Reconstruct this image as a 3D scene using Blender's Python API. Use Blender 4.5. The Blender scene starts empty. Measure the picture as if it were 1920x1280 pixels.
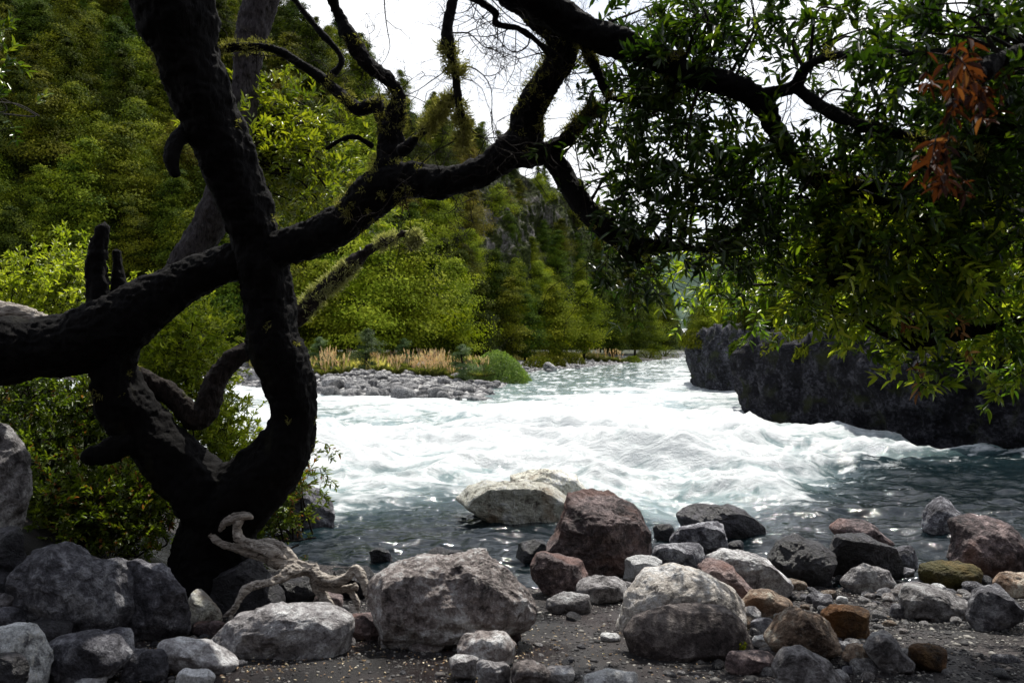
import bpy, bmesh, math, random
import numpy as np
from mathutils import Vector

rng = np.random.default_rng(7)
random.seed(7)
C = bpy.context.scene.collection
SC = bpy.context.scene

# ------------------------------------------------------------ camera, sky, sun, exposure
LENS = 28.0
F = LENS / 36.0 * 1920
PITCH = math.atan(15.0 / F)
CAM = np.array([0.0, 0.0, 1.6])
FWD = np.array([0, math.cos(PITCH), math.sin(PITCH)])
UP = np.array([0, -math.sin(PITCH), math.cos(PITCH)])
RIGHT = np.array([1.0, 0, 0])
cd = bpy.data.cameras.new('camera')
cam = bpy.data.objects.new('camera', cd)
C.objects.link(cam)
cam.location = CAM
cam.rotation_euler = (math.pi / 2 + PITCH, 0, 0)
cd.lens = LENS
cd.sensor_width = 36
cd.clip_end = 5000
cd.clip_start = 0.05
cd.dof.use_dof = True
cd.dof.focus_distance = 7.0
cd.dof.aperture_fstop = 4.0
SC.camera = cam

SUN_DIR = Vector((0.14, 0.47, 0.87)).normalized()
sun_el = math.asin(SUN_DIR.z)
sun_az = math.atan2(SUN_DIR.x, SUN_DIR.y)
w = bpy.data.worlds.new("World")
SC.world = w
w.use_nodes = True
nt = w.node_tree
nt.nodes.clear()
wo = nt.nodes.new('ShaderNodeOutputWorld')
bg = nt.nodes.new('ShaderNodeBackground')
sky = nt.nodes.new('ShaderNodeTexSky')
sky.sky_type = 'NISHITA'
sky.sun_disc = False
sky.sun_elevation = sun_el
sky.sun_rotation = sun_az
tc = nt.nodes.new('ShaderNodeTexCoord')
mp = nt.nodes.new('ShaderNodeMapping')
mp.inputs['Scale'].default_value = (1, 1, 2.2)
nz = nt.nodes.new('ShaderNodeTexNoise')
nz.inputs['Scale'].default_value = 3.0
nz.inputs['Detail'].default_value = 6
cr = nt.nodes.new('ShaderNodeValToRGB')
cr.color_ramp.elements[0].position = 0.30
cr.color_ramp.elements[0].color = (0.55, 0.55, 0.55, 1)
cr.color_ramp.elements[1].position = 0.52
mx = nt.nodes.new('ShaderNodeMixRGB')
mx.inputs[2].default_value = (10.2, 10.4, 10.8, 1)
nt.links.new(tc.outputs['Generated'], mp.inputs[0])
nt.links.new(mp.outputs[0], nz.inputs[0])
nt.links.new(nz.outputs[0], cr.inputs[0])
sz = nt.nodes.new('ShaderNodeSeparateXYZ'); nt.links.new(tc.outputs['Generated'], sz.inputs[0])
mr = nt.nodes.new('ShaderNodeMapRange'); mr.inputs[1].default_value = 0.40; mr.inputs[2].default_value = 0.75; mr.inputs[3].default_value = 1.0; mr.inputs[4].default_value = 0.36
nt.links.new(sz.outputs[2], mr.inputs[0])
mu = nt.nodes.new('ShaderNodeMath'); mu.operation = 'MULTIPLY'; nt.links.new(cr.outputs[0], mu.inputs[0]); nt.links.new(mr.outputs[0], mu.inputs[1])
nt.links.new(mu.outputs[0], mx.inputs[0])
nt.links.new(sky.outputs[0], mx.inputs[1])
nt.links.new(mx.outputs[0], bg.inputs[0])
bg.inputs[1].default_value = 0.10
nt.links.new(bg.outputs[0], wo.inputs[0])

sl = bpy.data.lights.new('sun', 'SUN')
sl.energy = 4.6
sl.angle = math.radians(0.6)
sl.color = (1.0, 0.96, 0.88)
so = bpy.data.objects.new('sun', sl)
C.objects.link(so)
so.rotation_euler = SUN_DIR.to_track_quat('Z', 'Y').to_euler()
SC.view_settings.view_transform = 'Standard'
SC.view_settings.look = 'None'
SC.view_settings.exposure = 0.38
SC.view_settings.gamma = 1
SC.cycles.max_bounces = 5
SC.cycles.diffuse_bounces = 2
SC.cycles.glossy_bounces = 3
SC.cycles.transmission_bounces = 3
SC.cycles.sample_clamp_indirect = 4

WATER = -0.35

# ------------------------------------------------------------ helpers
def W(px, py, d):
    """the point that stands at picture position px, py (1920 x 1280) and d metres away"""
    return CAM + d * (FWD + RIGHT * ((px - 960) / F) + UP * ((640 - py) / F))

def hash3(ix, iy, iz):
    n = (ix * 374761393 + iy * 668265263 + iz * 2147483647 + 1442695041) & 0xffffffff
    n = ((n ^ (n >> 13)) * 1274126177) & 0xffffffff
    n = ((n ^ (n >> 16)) * 2246822519) & 0xffffffff
    return ((n ^ (n >> 15)) & 0xffffff) / float(0xffffff)

def vnoise(p):
    """value noise, -1..1, p (N,3)"""
    i = np.floor(p).astype(np.int64)
    f = p - i
    f = f * f * f * (f * (f * 6 - 15) + 10)
    x, y, z = i[:, 0], i[:, 1], i[:, 2]
    def h(a, b, c): return hash3(x + a, y + b, z + c)
    fx, fy, fz = f[:, 0], f[:, 1], f[:, 2]
    a = h(0, 0, 0) * (1 - fx) + h(1, 0, 0) * fx
    b = h(0, 1, 0) * (1 - fx) + h(1, 1, 0) * fx
    c = h(0, 0, 1) * (1 - fx) + h(1, 0, 1) * fx
    d = h(0, 1, 1) * (1 - fx) + h(1, 1, 1) * fx
    return ((a * (1 - fy) + b * fy) * (1 - fz) + (c * (1 - fy) + d * fy) * fz) * 2 - 1

def fbm(p, oct=4, gain=0.5, ridged=False):
    s = np.zeros(len(p)); a = 1.0; t = 0
    q = np.array(p, float)
    for k in range(oct):
        n = vnoise(q)
        if ridged: n = 1 - 2 * np.abs(n)
        s += a * n; t += a; a *= gain
        q = q * 2.03 + 17.3
    return s / t

def sstep(a, b, x):
    t = np.clip((x - a) / (b - a), 0, 1)
    return t * t * (3 - 2 * t)

class MB:
    """collects verts and faces; builds ONE mesh object"""
    def __init__(s): s.v = []; s.f = []; s.n = 0; s.a = []
    def add(s, v, f, a=None):
        v = np.asarray(v, float)
        s.v.append(v); s.f.append(np.asarray(f, np.int64) + s.n)
        s.a.append(np.full(len(v), 0.5) if a is None else np.broadcast_to(np.asarray(a, float), (len(v),)))
        s.n += len(v)
    def mesh(s, name, smooth=True, attr=True):
        me = bpy.data.meshes.new(name)
        if not s.v: return me
        v = np.concatenate(s.v)
        me.vertices.add(len(v)); me.vertices.foreach_set('co', v.astype(np.float32).ravel())
        li = np.concatenate([f.ravel() for f in s.f])
        tot = np.concatenate([np.full(len(f), f.shape[1]) for f in s.f])
        st = np.concatenate([[0], np.cumsum(tot)[:-1]])
        me.loops.add(len(li)); me.loops.foreach_set('vertex_index', li.astype(np.int32))
        me.polygons.add(len(tot))
        me.polygons.foreach_set('loop_start', st.astype(np.int32))
        me.polygons.foreach_set('loop_total', tot.astype(np.int32))
        me.update(calc_edges=True)
        if smooth: me.polygons.foreach_set('use_smooth', np.ones(len(tot), bool))
        if attr:
            at = me.attributes.new('rnd', 'FLOAT', 'POINT')
            at.data.foreach_set('value', np.concatenate(s.a).astype(np.float32))
        return me
    def build(s, name, mat, parent=None, smooth=True, attr=True):
        return link(s.mesh(name, smooth, attr), name, mat, parent)

def link(me, name, mat, parent=None):
    o = bpy.data.objects.new(name, me)
    if mat is not None and not me.materials: me.materials.append(mat)
    C.objects.link(o)
    if parent is not None: o.parent = parent
    return o

def recenter(o):
    """put the object's origin at its base"""
    me = o.data
    n = len(me.vertices)
    co = np.empty(n * 3, np.float32); me.vertices.foreach_get('co', co); co = co.reshape(-1, 3)
    c = np.array([(co[:, 0].min() + co[:, 0].max()) / 2, (co[:, 1].min() + co[:, 1].max()) / 2, co[:, 2].min()])
    me.vertices.foreach_set('co', (co - c).astype(np.float32).ravel()); me.update()
    o.location = c
    return o

def tag(o, label=None, cat=None, group=None, kind=None):
    if label: o['label'] = label
    if cat: o['category'] = cat
    if group: o['group'] = group
    if kind: o['kind'] = kind
    return o

def empty(name, loc=(0, 0, 0)):
    o = bpy.data.objects.new(name, None); C.objects.link(o); o.location = loc
    return o

def copy_thing(o, loc, rz=0, sc=(1, 1, 1), label=None, group=None, tilt=(0, 0)):
    r = o.copy(); C.objects.link(r)
    r.location = loc; r.rotation_euler = (tilt[0], tilt[1], rz); r.scale = sc
    if label: r['label'] = label
    if group: r['group'] = group
    for ch in o.children:
        c = ch.copy(); C.objects.link(c); c.parent = r
        for g in ch.children:
            d = g.copy(); C.objects.link(d); d.parent = c
    return r

def cr_spline(P, n):
    """Catmull-Rom through the rows of P (any columns), about n points per span"""
    P = np.asarray(P, float)
    if len(P) < 3: 
        t = np.linspace(0, 1, n + 1)[:, None]
        return P[0] * (1 - t) + P[-1] * t
    Q = np.vstack([2 * P[0] - P[1], P, 2 * P[-1] - P[-2]])
    out = []
    for i in range(1, len(Q) - 2):
        p0, p1, p2, p3 = Q[i - 1], Q[i], Q[i + 1], Q[i + 2]
        t = np.linspace(0, 1, n, endpoint=False)[:, None]
        out.append(0.5 * ((2 * p1) + (-p0 + p2) * t + (2 * p0 - 5 * p1 + 4 * p2 - p3) * t ** 2 + (-p0 + 3 * p1 - 3 * p2 + p3) * t ** 3))
    out.append(Q[-2][None])
    return np.vstack(out)

def tube(mb, P, R, sides=8, cap=True, flute=0.0, nf=5, tw=3.0):
    P = np.asarray(P, float); n = len(P)
    R = np.broadcast_to(np.asarray(R, float), (n,))
    T = np.gradient(P, axis=0); T /= np.linalg.norm(T, axis=1)[:, None] + 1e-9
    u = np.cross(T[0], [0.3, 0.2, 1.0]); 
    if np.linalg.norm(u) < 1e-3: u = np.cross(T[0], [1, 0, 0])
    U = np.empty_like(P)
    for i in range(n):
        u = u - T[i] * np.dot(u, T[i]); u = u / (np.linalg.norm(u) + 1e-9); U[i] = u
    V = np.cross(T, U)
    a = np.linspace(0, 2 * math.pi, sides, endpoint=False)
    RR = R[:, None] * (1 + flute * np.cos(nf * a[None] + np.linspace(0, tw, n)[:, None])) if flute else R[:, None] + 0 * a[None]
    v = P[:, None, :] + RR[:, :, None] * (np.cos(a)[None, :, None] * U[:, None, :] + np.sin(a)[None, :, None] * V[:, None, :])
    v = v.reshape(-1, 3)
    i = np.arange(n - 1)[:, None] * sides; j = np.arange(sides)[None, :]; k = (j + 1) % sides
    f = np.stack([i + j, i + k, i + sides + k, i + sides + j], -1).reshape(-1, 4)
    mb.add(v, f)
    if cap:
        mb.add(np.vstack([v[:sides], P[:1] - T[:1] * R[0] * 0.4]), [[(q + 1) % sides, q, sides] for q in range(sides)])
        mb.add(np.vstack([v[-sides:], P[-1:] + T[-1:] * R[-1] * 0.6]), [[q, (q + 1) % sides, sides] for q in range(sides)])

def pxpath(L, n=6):
    """rows (px, py, radius_px, depth) -> smooth world path and radii"""
    S = cr_spline(np.array(L, float), n)
    P = np.array([W(a, b, d) for a, b, r, d in S])
    return P, S[:, 2] * S[:, 3] / F

def remeshed(name, mb, mat, parent, voxel=0.014, amp=((7, .030), (22, .014)), stretch=(1, 1, 1)):
    me = mb.mesh(name, True, False)
    o = link(me, name, mat, parent)
    m = o.modifiers.new('r', 'REMESH'); m.mode = 'VOXEL'; m.voxel_size = voxel; m.use_smooth_shade = True
    dg = bpy.context.evaluated_depsgraph_get()
    ev = o.evaluated_get(dg)
    new = bpy.data.meshes.new_from_object(ev, depsgraph=dg)
    o.modifiers.clear()
    o.data = new; new.name = name
    bpy.data.meshes.remove(me)
    n = len(new.vertices)
    co = np.empty(n * 3, np.float32); new.vertices.foreach_get('co', co); co = co.reshape(-1, 3).astype(float)
    no = np.empty(n * 3, np.float32); new.vertices.foreach_get('normal', no); no = no.reshape(-1, 3)
    for s, a in amp:
        co = co + no * (fbm(co * s * np.array(stretch) + 3.1, 3, ridged=(s > 20)) * a)[:, None]
    new.vertices.foreach_set('co', co.astype(np.float32).ravel()); new.update()
    new.polygons.foreach_set('use_smooth', np.ones(len(new.polygons), bool))
    if not new.materials: new.materials.append(mat)
    return o

def leaves(mb, pos, ax, nr, L, Wd, rnd, fold=0.25, curl=0.15):
    """lanceolate leaves, six vertices each; pos,ax,nr (N,3)"""
    N = len(pos)
    if N == 0: return
    ax = ax / (np.linalg.norm(ax, axis=1)[:, None] + 1e-9)
    si = np.cross(ax, nr); si /= np.linalg.norm(si, axis=1)[:, None] + 1e-9
    nn = np.cross(si, ax)
    L = np.broadcast_to(L, (N,))[:, None]; Wd = np.broadcast_to(Wd, (N,))[:, None]
    up = nn * Wd * fold
    b = pos; t = pos + ax * L - nn * L * curl
    l1 = pos + ax * L * .3 + si * Wd * .5 + up; l2 = pos + ax * L * .65 + si * Wd * .42 + up - nn * L * curl * .4
    r1 = pos + ax * L * .3 - si * Wd * .5 + up; r2 = pos + ax * L * .65 - si * Wd * .42 + up - nn * L * curl * .4
    v = np.stack([b, l1, l2, t, r2, r1], 1).reshape(-1, 3)
    i = (np.arange(N) * 6)[:, None]
    f = np.concatenate([i + np.array([[0, 3, 2, 1]]), i + np.array([[0, 5, 4, 3]])])
    mb.add(v, f, np.repeat(np.broadcast_to(rnd, (N,)), 6))

def quads(mb, pos, nr, size, rnd, aspect=0.6):
    N = len(pos)
    nr = nr / (np.linalg.norm(nr, axis=1)[:, None] + 1e-9)
    t = rng.normal(size=(N, 3)); u = np.cross(nr, t); u /= np.linalg.norm(u, axis=1)[:, None] + 1e-9
    v_ = np.cross(nr, u)
    s = np.broadcast_to(size, (N,))[:, None]
    v = np.stack([pos - u * s * .5, pos - v_ * s * .5 * aspect, pos + u * s * .5, pos + v_ * s * .5 * aspect], 1).reshape(-1, 3)
    f = (np.arange(N) * 4)[:, None] + np.arange(4)[None]
    mb.add(v, f, np.repeat(np.broadcast_to(rnd, (N,)), 4))

def unit(n):
    v = rng.normal(size=(n, 3)); return v / np.linalg.norm(v, axis=1)[:, None]

# ------------------------------------------------------------ materials
def new_mat(name):
    m = bpy.data.materials.new(name); m.use_nodes = True
    nt = m.node_tree; nt.nodes.clear()
    return m, nt

def N(nt, t, **k):
    n = nt.nodes.new(t)
    for a, b in k.items():
        if a in n.inputs.keys() if isinstance(a, str) else False: n.inputs[a].default_value = b
        else: setattr(n, a, b)
    return n

def ramp(nt, src, stops):
    r = nt.nodes.new('ShaderNodeValToRGB')
    e = r.color_ramp.elements
    while len(e) < len(stops): e.new(0.5)
    for q, (p, c) in zip(e, stops):
        q.position = p; q.color = (*c, 1) if len(c) == 3 else c
    nt.links.new(src, r.inputs[0])
    return r.outputs[0]

def noise(nt, vec, scale, detail=4, rough=0.55, dist=0.0):
    n = nt.nodes.new('ShaderNodeTexNoise')
    n.inputs['Scale'].default_value = scale; n.inputs['Detail'].default_value = detail
    n.inputs['Roughness'].default_value = rough; n.inputs['Distortion'].default_value = dist
    if vec is not None: nt.links.new(vec, n.inputs['Vector'])
    return n.outputs[0]

def mixc(nt, fac, a, b, mode='MIX'):
    m = nt.nodes.new('ShaderNodeMixRGB'); m.blend_type = mode
    for i, x in ((0, fac), (1, a), (2, b)):
        if isinstance(x, (int, float)): m.inputs[i].default_value = x
        elif isinstance(x, tuple): m.inputs[i].default_value = (*x, 1)
        else: nt.links.new(x, m.inputs[i])
    return m.outputs[0]

def math_(nt, op, a, b=None, c=None, clamp=False):
    m = nt.nodes.new('ShaderNodeMath'); m.operation = op; m.use_clamp = clamp
    for i, x in ((0, a), (1, b), (2, c)):
        if x is None: continue
        if isinstance(x, (int, float)): m.inputs[i].default_value = x
        else: nt.links.new(x, m.inputs[i])
    return m.outputs[0]

def coords(nt, scale=(1, 1, 1), rand=True, which='Object'):
    t = nt.nodes.new('ShaderNodeTexCoord')
    m = nt.nodes.new('ShaderNodeMapping'); m.inputs['Scale'].default_value = scale
    nt.links.new(t.outputs[which], m.inputs[0])
    if rand:
        oi = nt.nodes.new('ShaderNodeObjectInfo')
        s = nt.nodes.new('ShaderNodeVectorMath'); s.operation = 'SCALE'
        s.inputs[0].default_value = (37, 51, 23); nt.links.new(oi.outputs['Random'], s.inputs['Scale'])
        a = nt.nodes.new('ShaderNodeVectorMath'); nt.links.new(m.outputs[0], a.inputs[0]); nt.links.new(s.outputs[0], a.inputs[1])
        return a.outputs[0], oi.outputs['Random']
    return m.outputs[0], None

def bump(nt, h, strength, dist, normal=None):
    b = nt.nodes.new('ShaderNodeBump'); b.inputs['Strength'].default_value = strength; b.inputs['Distance'].default_value = dist
    nt.links.new(h, b.inputs['Height'])
    if normal is not None: nt.links.new(normal, b.inputs['Normal'])
    return b.outputs[0]

def finish(nt, col, rough=0.8, nrm=None, spec=0.3):
    p = nt.nodes.new('ShaderNodeBsdfPrincipled')
    o = nt.nodes.new('ShaderNodeOutputMaterial')
    if isinstance(col, tuple): p.inputs['Base Color'].default_value = (*col, 1)
    else: nt.links.new(col, p.inputs['Base Color'])
    if isinstance(rough, (int, float)): p.inputs['Roughness'].default_value = rough
    else: nt.links.new(rough, p.inputs['Roughness'])
    p.inputs['Specular IOR Level'].default_value = spec
    if nrm is not None: nt.links.new(nrm, p.inputs['Normal'])
    nt.links.new(p.outputs[0], o.inputs[0])
    return p

def rock_mat(name, dark, mid, light, stain=None, stain_amt=0.5, speck=0.0, scale=1.0, rough=0.75, vein=0.0, sp=0.35, gain=1.45):
    dark, mid, light = [tuple(min(c * g_, .74) for c in q) for q, g_ in ((dark, gain * .8), (mid, gain), (light, gain * 1.1))]
    if stain: stain = tuple(c * gain for c in stain)
    m, nt = new_mat(name)
    v, r = coords(nt)
    n1 = noise(nt, v, 2.6 * scale, 8, 0.66, 0.5)
    n2 = noise(nt, v, 16 * scale, 8, 0.72, 0.3)
    n3 = noise(nt, v, 75 * scale, 4, 0.7)
    k = math_(nt, 'ADD', math_(nt, 'MULTIPLY', n1, 0.5), math_(nt, 'MULTIPLY', n2, 0.5))
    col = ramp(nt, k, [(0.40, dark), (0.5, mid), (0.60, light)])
    fine = ramp(nt, n3, [(0.32, (0.55, 0.55, 0.55)), (0.62, (1.25, 1.25, 1.25))])
    col = mixc(nt, 0.8, col, fine, 'MULTIPLY')
    vo = nt.nodes.new('ShaderNodeTexVoronoi'); vo.feature = 'DISTANCE_TO_EDGE'
    vo.inputs['Scale'].default_value = 3.2 * scale
    dv = nt.nodes.new('ShaderNodeVectorMath'); dv.operation = 'SCALE'; dv.inputs['Scale'].default_value = 0.55
    nzc = nt.nodes.new('ShaderNodeTexNoise'); nzc.inputs['Scale'].default_value = 3 * scale; nzc.inputs['Detail'].default_value = 5; nt.links.new(v, nzc.inputs[0])
    nt.links.new(nzc.outputs[1], dv.inputs[0])
    av = nt.nodes.new('ShaderNodeVectorMath'); nt.links.new(v, av.inputs[0]); nt.links.new(dv.outputs[0], av.inputs[1])
    nt.links.new(av.outputs[0], vo.inputs['Vector'])
    crack = ramp(nt, vo.outputs['Distance'], [(0.0, (0.0, 0.0, 0.0)), (0.022, (1, 1, 1))])
    col = mixc(nt, 0.28, col, crack, 'MULTIPLY')
    if vein:
        w_ = nt.nodes.new('ShaderNodeTexWave'); w_.inputs['Scale'].default_value = 1.3 * scale; w_.inputs['Distortion'].default_value = 14
        w_.inputs['Detail'].default_value = 5; nt.links.new(v, w_.inputs['Vector'])
        vf = ramp(nt, w_.outputs[1], [(0.82, (0, 0, 0)), (0.97, (vein, vein, vein))])
        col = mixc(nt, vf, col, (0.62, 0.60, 0.57))
    if speck:
        n4 = noise(nt, v, 38 * scale, 3, 0.5)
        sf = ramp(nt, n4, [(0.60, (0, 0, 0)), (0.66, (speck, speck, speck))])
        col = mixc(nt, sf, col, (0.55, 0.54, 0.5))
    if stain:
        n5 = noise(nt, v, 1.7 * scale, 6, 0.62, 0.4)
        sf = ramp(nt, n5, [(0.62 - stain_amt * .3, (0, 0, 0)), (0.72 - stain_amt * .25, (0.85, 0.85, 0.85))])
        col = mixc(nt, sf, col, stain)
    hv = math_(nt, 'ADD', math_(nt, 'MULTIPLY', r, 0.5), 0.76)
    hb = nt.nodes.new('ShaderNodeCombineXYZ')
    for i in range(3): nt.links.new(hv, hb.inputs[i])
    col = mixc(nt, 1.0, col, hb.outputs[0], 'MULTIPLY')
    h = math_(nt, 'ADD', math_(nt, 'MULTIPLY', n1, 1.0), math_(nt, 'ADD', math_(nt, 'MULTIPLY', n2, 0.55), math_(nt, 'MULTIPLY', n3, 0.12)))
    b1 = bump(nt, h, 1.0, 0.11 / scale)
    b2 = bump(nt, crack, 0.35, 0.02 / scale, b1)
    finish(nt, col, rough, b2, sp)
    return m

RM = {
    'grey': rock_mat('grey_stone', (0.016, 0.015, 0.019), (0.075, 0.073, 0.084), (0.27, 0.27, 0.285), gain=1.7),
    'light': rock_mat('light_grey_stone', (0.04, 0.036, 0.037), (0.18, 0.17, 0.172), (0.45, 0.44, 0.43), gain=1.85),
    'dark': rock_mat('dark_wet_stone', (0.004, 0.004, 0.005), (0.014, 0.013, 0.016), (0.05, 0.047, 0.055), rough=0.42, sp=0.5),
    'brown': rock_mat('reddish_brown_stone', (0.012, 0.009, 0.010), (0.055, 0.040, 0.040), (0.17, 0.13, 0.125), stain=(0.10, 0.055, 0.045), stain_amt=0.35, gain=2.1),
    'pale': rock_mat('pale_buff_stone', (0.10, 0.085, 0.07), (0.42, 0.39, 0.33), (0.66, 0.63, 0.56), stain=(0.22, 0.17, 0.12), stain_amt=0.25, gain=1.85),
    'mixed': rock_mat('rough_pinkish_grey_stone', (0.028, 0.022, 0.022), (0.16, 0.137, 0.13), (0.46, 0.42, 0.385), speck=0.3, scale=1.2, gain=1.85),
    'umber': rock_mat('smooth_umber_stone', (0.024, 0.019, 0.019), (0.085, 0.068, 0.066), (0.24, 0.21, 0.195)),
    'buff': rock_mat('smooth_buff_grey_stone', (0.055, 0.048, 0.045), (0.30, 0.275, 0.25), (0.50, 0.48, 0.44), stain=(.10, .075, .06), stain_amt=.3, gain=1.85),
    'ochre': rock_mat('ochre_stained_stone', (0.010, 0.006, 0.004), (0.065, 0.032, 0.010), (0.17, 0.10, 0.04), stain=(0.13, 0.05, 0.008), stain_amt=0.5),
    'moss': rock_mat('mossy_ochre_stone', (0.014, 0.012, 0.005), (0.07, 0.052, 0.012), (0.13, 0.085, 0.02), stain=(0.05, 0.045, 0.006), stain_amt=0.5),
    'rust': rock_mat('rust_and_cream_stone', (0.05, 0.03, 0.02), (0.26, 0.19, 0.14), (0.5, 0.44, 0.37), stain=(0.13, 0.062, 0.028), stain_amt=0.4, speck=0.3),
    'speckled': rock_mat('white_speckled_stone', (0.05, 0.05, 0.055), (0.28, 0.285, 0.28), (0.5, 0.5, 0.48), speck=0.9, scale=1.3, gain=1.85),
    'white': rock_mat('white_stone', (0.3, 0.3, 0.29), (0.55, 0.55, 0.53), (0.72, 0.72, 0.7)),
}
MAT_FAR = rock_mat('far_bank_stone', (0.035, 0.034, 0.037), (0.14, 0.138, 0.14), (0.34, 0.33, 0.325), scale=0.5, gain=1.6)

def leaf_mat(name, stops, transl=0.35, rough=0.45, spec=0.4, objvar=0.0, gain=1.3):
    m, nt = new_mat(name)
    stops = [(p_, tuple(min(c * gain, .8) for c in q)) for p_, q in stops]
    a = nt.nodes.new('ShaderNodeAttribute'); a.attribute_name = 'rnd'
    col = ramp(nt, a.outputs['Fac'], stops)
    if objvar:
        oi = nt.nodes.new('ShaderNodeObjectInfo')
        hs = nt.nodes.new('ShaderNodeHueSaturation')
        nt.links.new(col, hs.inputs['Color'])
        nt.links.new(math_(nt, 'ADD', math_(nt, 'MULTIPLY', oi.outputs['Random'], objvar * 0.035), 0.5 - objvar * 0.012), hs.inputs['Hue'])
        nt.links.new(math_(nt, 'ADD', math_(nt, 'MULTIPLY', oi.outputs['Random'], objvar * 0.9), 1 - objvar * .4), hs.inputs['Value'])
        col = hs.outputs[0]
    p = nt.nodes.new('ShaderNodeBsdfPrincipled'); p.inputs['Roughness'].default_value = rough; p.inputs['Specular IOR Level'].default_value = spec
    nt.links.new(col, p.inputs['Base Color'])
    t = nt.nodes.new('ShaderNodeBsdfTranslucent')
    nt.links.new(mixc(nt, 1.0, col, (1.5, 1.6, 0.6), 'MULTIPLY'), t.inputs[0])
    x = nt.nodes.new('ShaderNodeMixShader'); x.inputs[0].default_value = transl
    nt.links.new(p.outputs[0], x.inputs[1]); nt.links.new(t.outputs[0], x.inputs[2])
    o = nt.nodes.new('ShaderNodeOutputMaterial'); nt.links.new(x.outputs[0], o.inputs[0])
    return m

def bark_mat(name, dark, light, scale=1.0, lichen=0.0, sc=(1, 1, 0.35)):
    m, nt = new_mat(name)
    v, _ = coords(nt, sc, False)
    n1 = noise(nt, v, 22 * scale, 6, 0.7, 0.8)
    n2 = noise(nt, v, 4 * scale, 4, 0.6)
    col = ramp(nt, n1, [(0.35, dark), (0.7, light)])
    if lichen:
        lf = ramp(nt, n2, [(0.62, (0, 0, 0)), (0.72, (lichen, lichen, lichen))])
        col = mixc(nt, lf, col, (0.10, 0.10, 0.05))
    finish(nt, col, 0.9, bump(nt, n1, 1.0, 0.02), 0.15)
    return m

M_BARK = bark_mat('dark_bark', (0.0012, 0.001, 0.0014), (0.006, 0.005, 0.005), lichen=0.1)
M_BARK2 = bark_mat('grey_ridged_bark', (0.012, 0.010, 0.012), (0.085, 0.075, 0.08), 1.6)
M_TWIG = bark_mat('twig_bark', (0.008, 0.006, 0.005), (0.03, 0.022, 0.018), 3)
M_DEAD = bark_mat('weathered_wood', (0.06, 0.045, 0.036), (0.76, 0.69, 0.61), 1.6, sc=(.3, 1.3, 1.3))
M_LICHEN_BARK = bark_mat('lichen_bark', (0.008, 0.006, 0.006), (0.05, 0.04, 0.035), 2, lichen=0.9)
G = lambda r, g, b: (r, g, b)
M_LEAF = leaf_mat('laurel_leaf', [(0, G(.008, .020, .003)), (.45, G(.030, .058, .006)), (.8, G(.09, .125, .010)), (1, G(.17, .19, .02))], 0.36, 0.35, 0.5)
M_LEAF_LIT = leaf_mat('laurel_leaf_lit_colour', [(0, G(.012, .028, .004)), (.4, G(.05, .085, .008)), (.75, G(.13, .17, .015)), (1, G(.24, .26, .03))], 0.45, 0.32, 0.5, gain=1.9)  # laurel leaf with sunlight put into its lighter colour
M_LEAF_B = leaf_mat('light_green_leaf', [(0, G(.03, .05, .004)), (.5, G(.09, .115, .009)), (1, G(.22, .23, .02))], 0.4, 0.4, 0.45)  # lighter yellow green foliage
M_SHRUB = leaf_mat('shrub_leaf', [(0, G(.035, .055, .005)), (.5, G(.10, .13, .010)), (1, G(.24, .26, .03))], 0.42, 0.4, 0.4, gain=1.7)
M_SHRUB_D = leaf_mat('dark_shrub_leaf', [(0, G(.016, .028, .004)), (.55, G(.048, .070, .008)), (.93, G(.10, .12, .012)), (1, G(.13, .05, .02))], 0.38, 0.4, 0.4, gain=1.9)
M_RED = leaf_mat('dead_red_leaf', [(0, G(.03, .008, .005)), (.5, G(.10, .028, .014)), (.8, G(.26, .11, .06)), (1, G(.52, .28, .18))], 0.4, 0.7, 0.2, gain=.9)
M_MOSS = leaf_mat('hanging_moss', [(0, G(.07, .07, .02)), (1, G(.32, .30, .12))], 0.3, 0.9, 0.05)
M_PALEMOSS = leaf_mat('pale_lichen', [(0, G(.18, .19, .09)), (1, G(.48, .46, .28))], 0.3, 0.9, 0.05)
HT = {
    'dark': leaf_mat('dark_beech_leaf', [(0, G(.012, .022, .003)), (.5, G(.032, .046, .004)), (1, G(.075, .090, .007))], 0.14, 0.8, 0.05, 1.0, gain=1.35),
    'olive': leaf_mat('olive_beech_leaf', [(0, G(.022, .032, .003)), (.5, G(.068, .078, .005)), (1, G(.15, .15, .010))], 0.14, 0.8, 0.05, 1.0, gain=1.35),
    'brown': leaf_mat('brown_beech_leaf', [(0, G(.03, .028, .006)), (.5, G(.075, .06, .010)), (1, G(.13, .095, .016))], 0.14, 0.8, 0.05, 0.7, gain=1.5),
    'bright': leaf_mat('bright_beech_leaf', [(0, G(.045, .065, .005)), (.5, G(.12, .15, .009)), (1, G(.24, .25, .02))], 0.2, 0.8, 0.05, 0.6, gain=1.4),
    'blue': leaf_mat('blue_green_leaf', [(0, G(.02, .04, .012)), (.5, G(.055, .085, .030)), (1, G(.11, .15, .05))], 0.25, 0.6, 0.2, 0.6),
}

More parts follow.
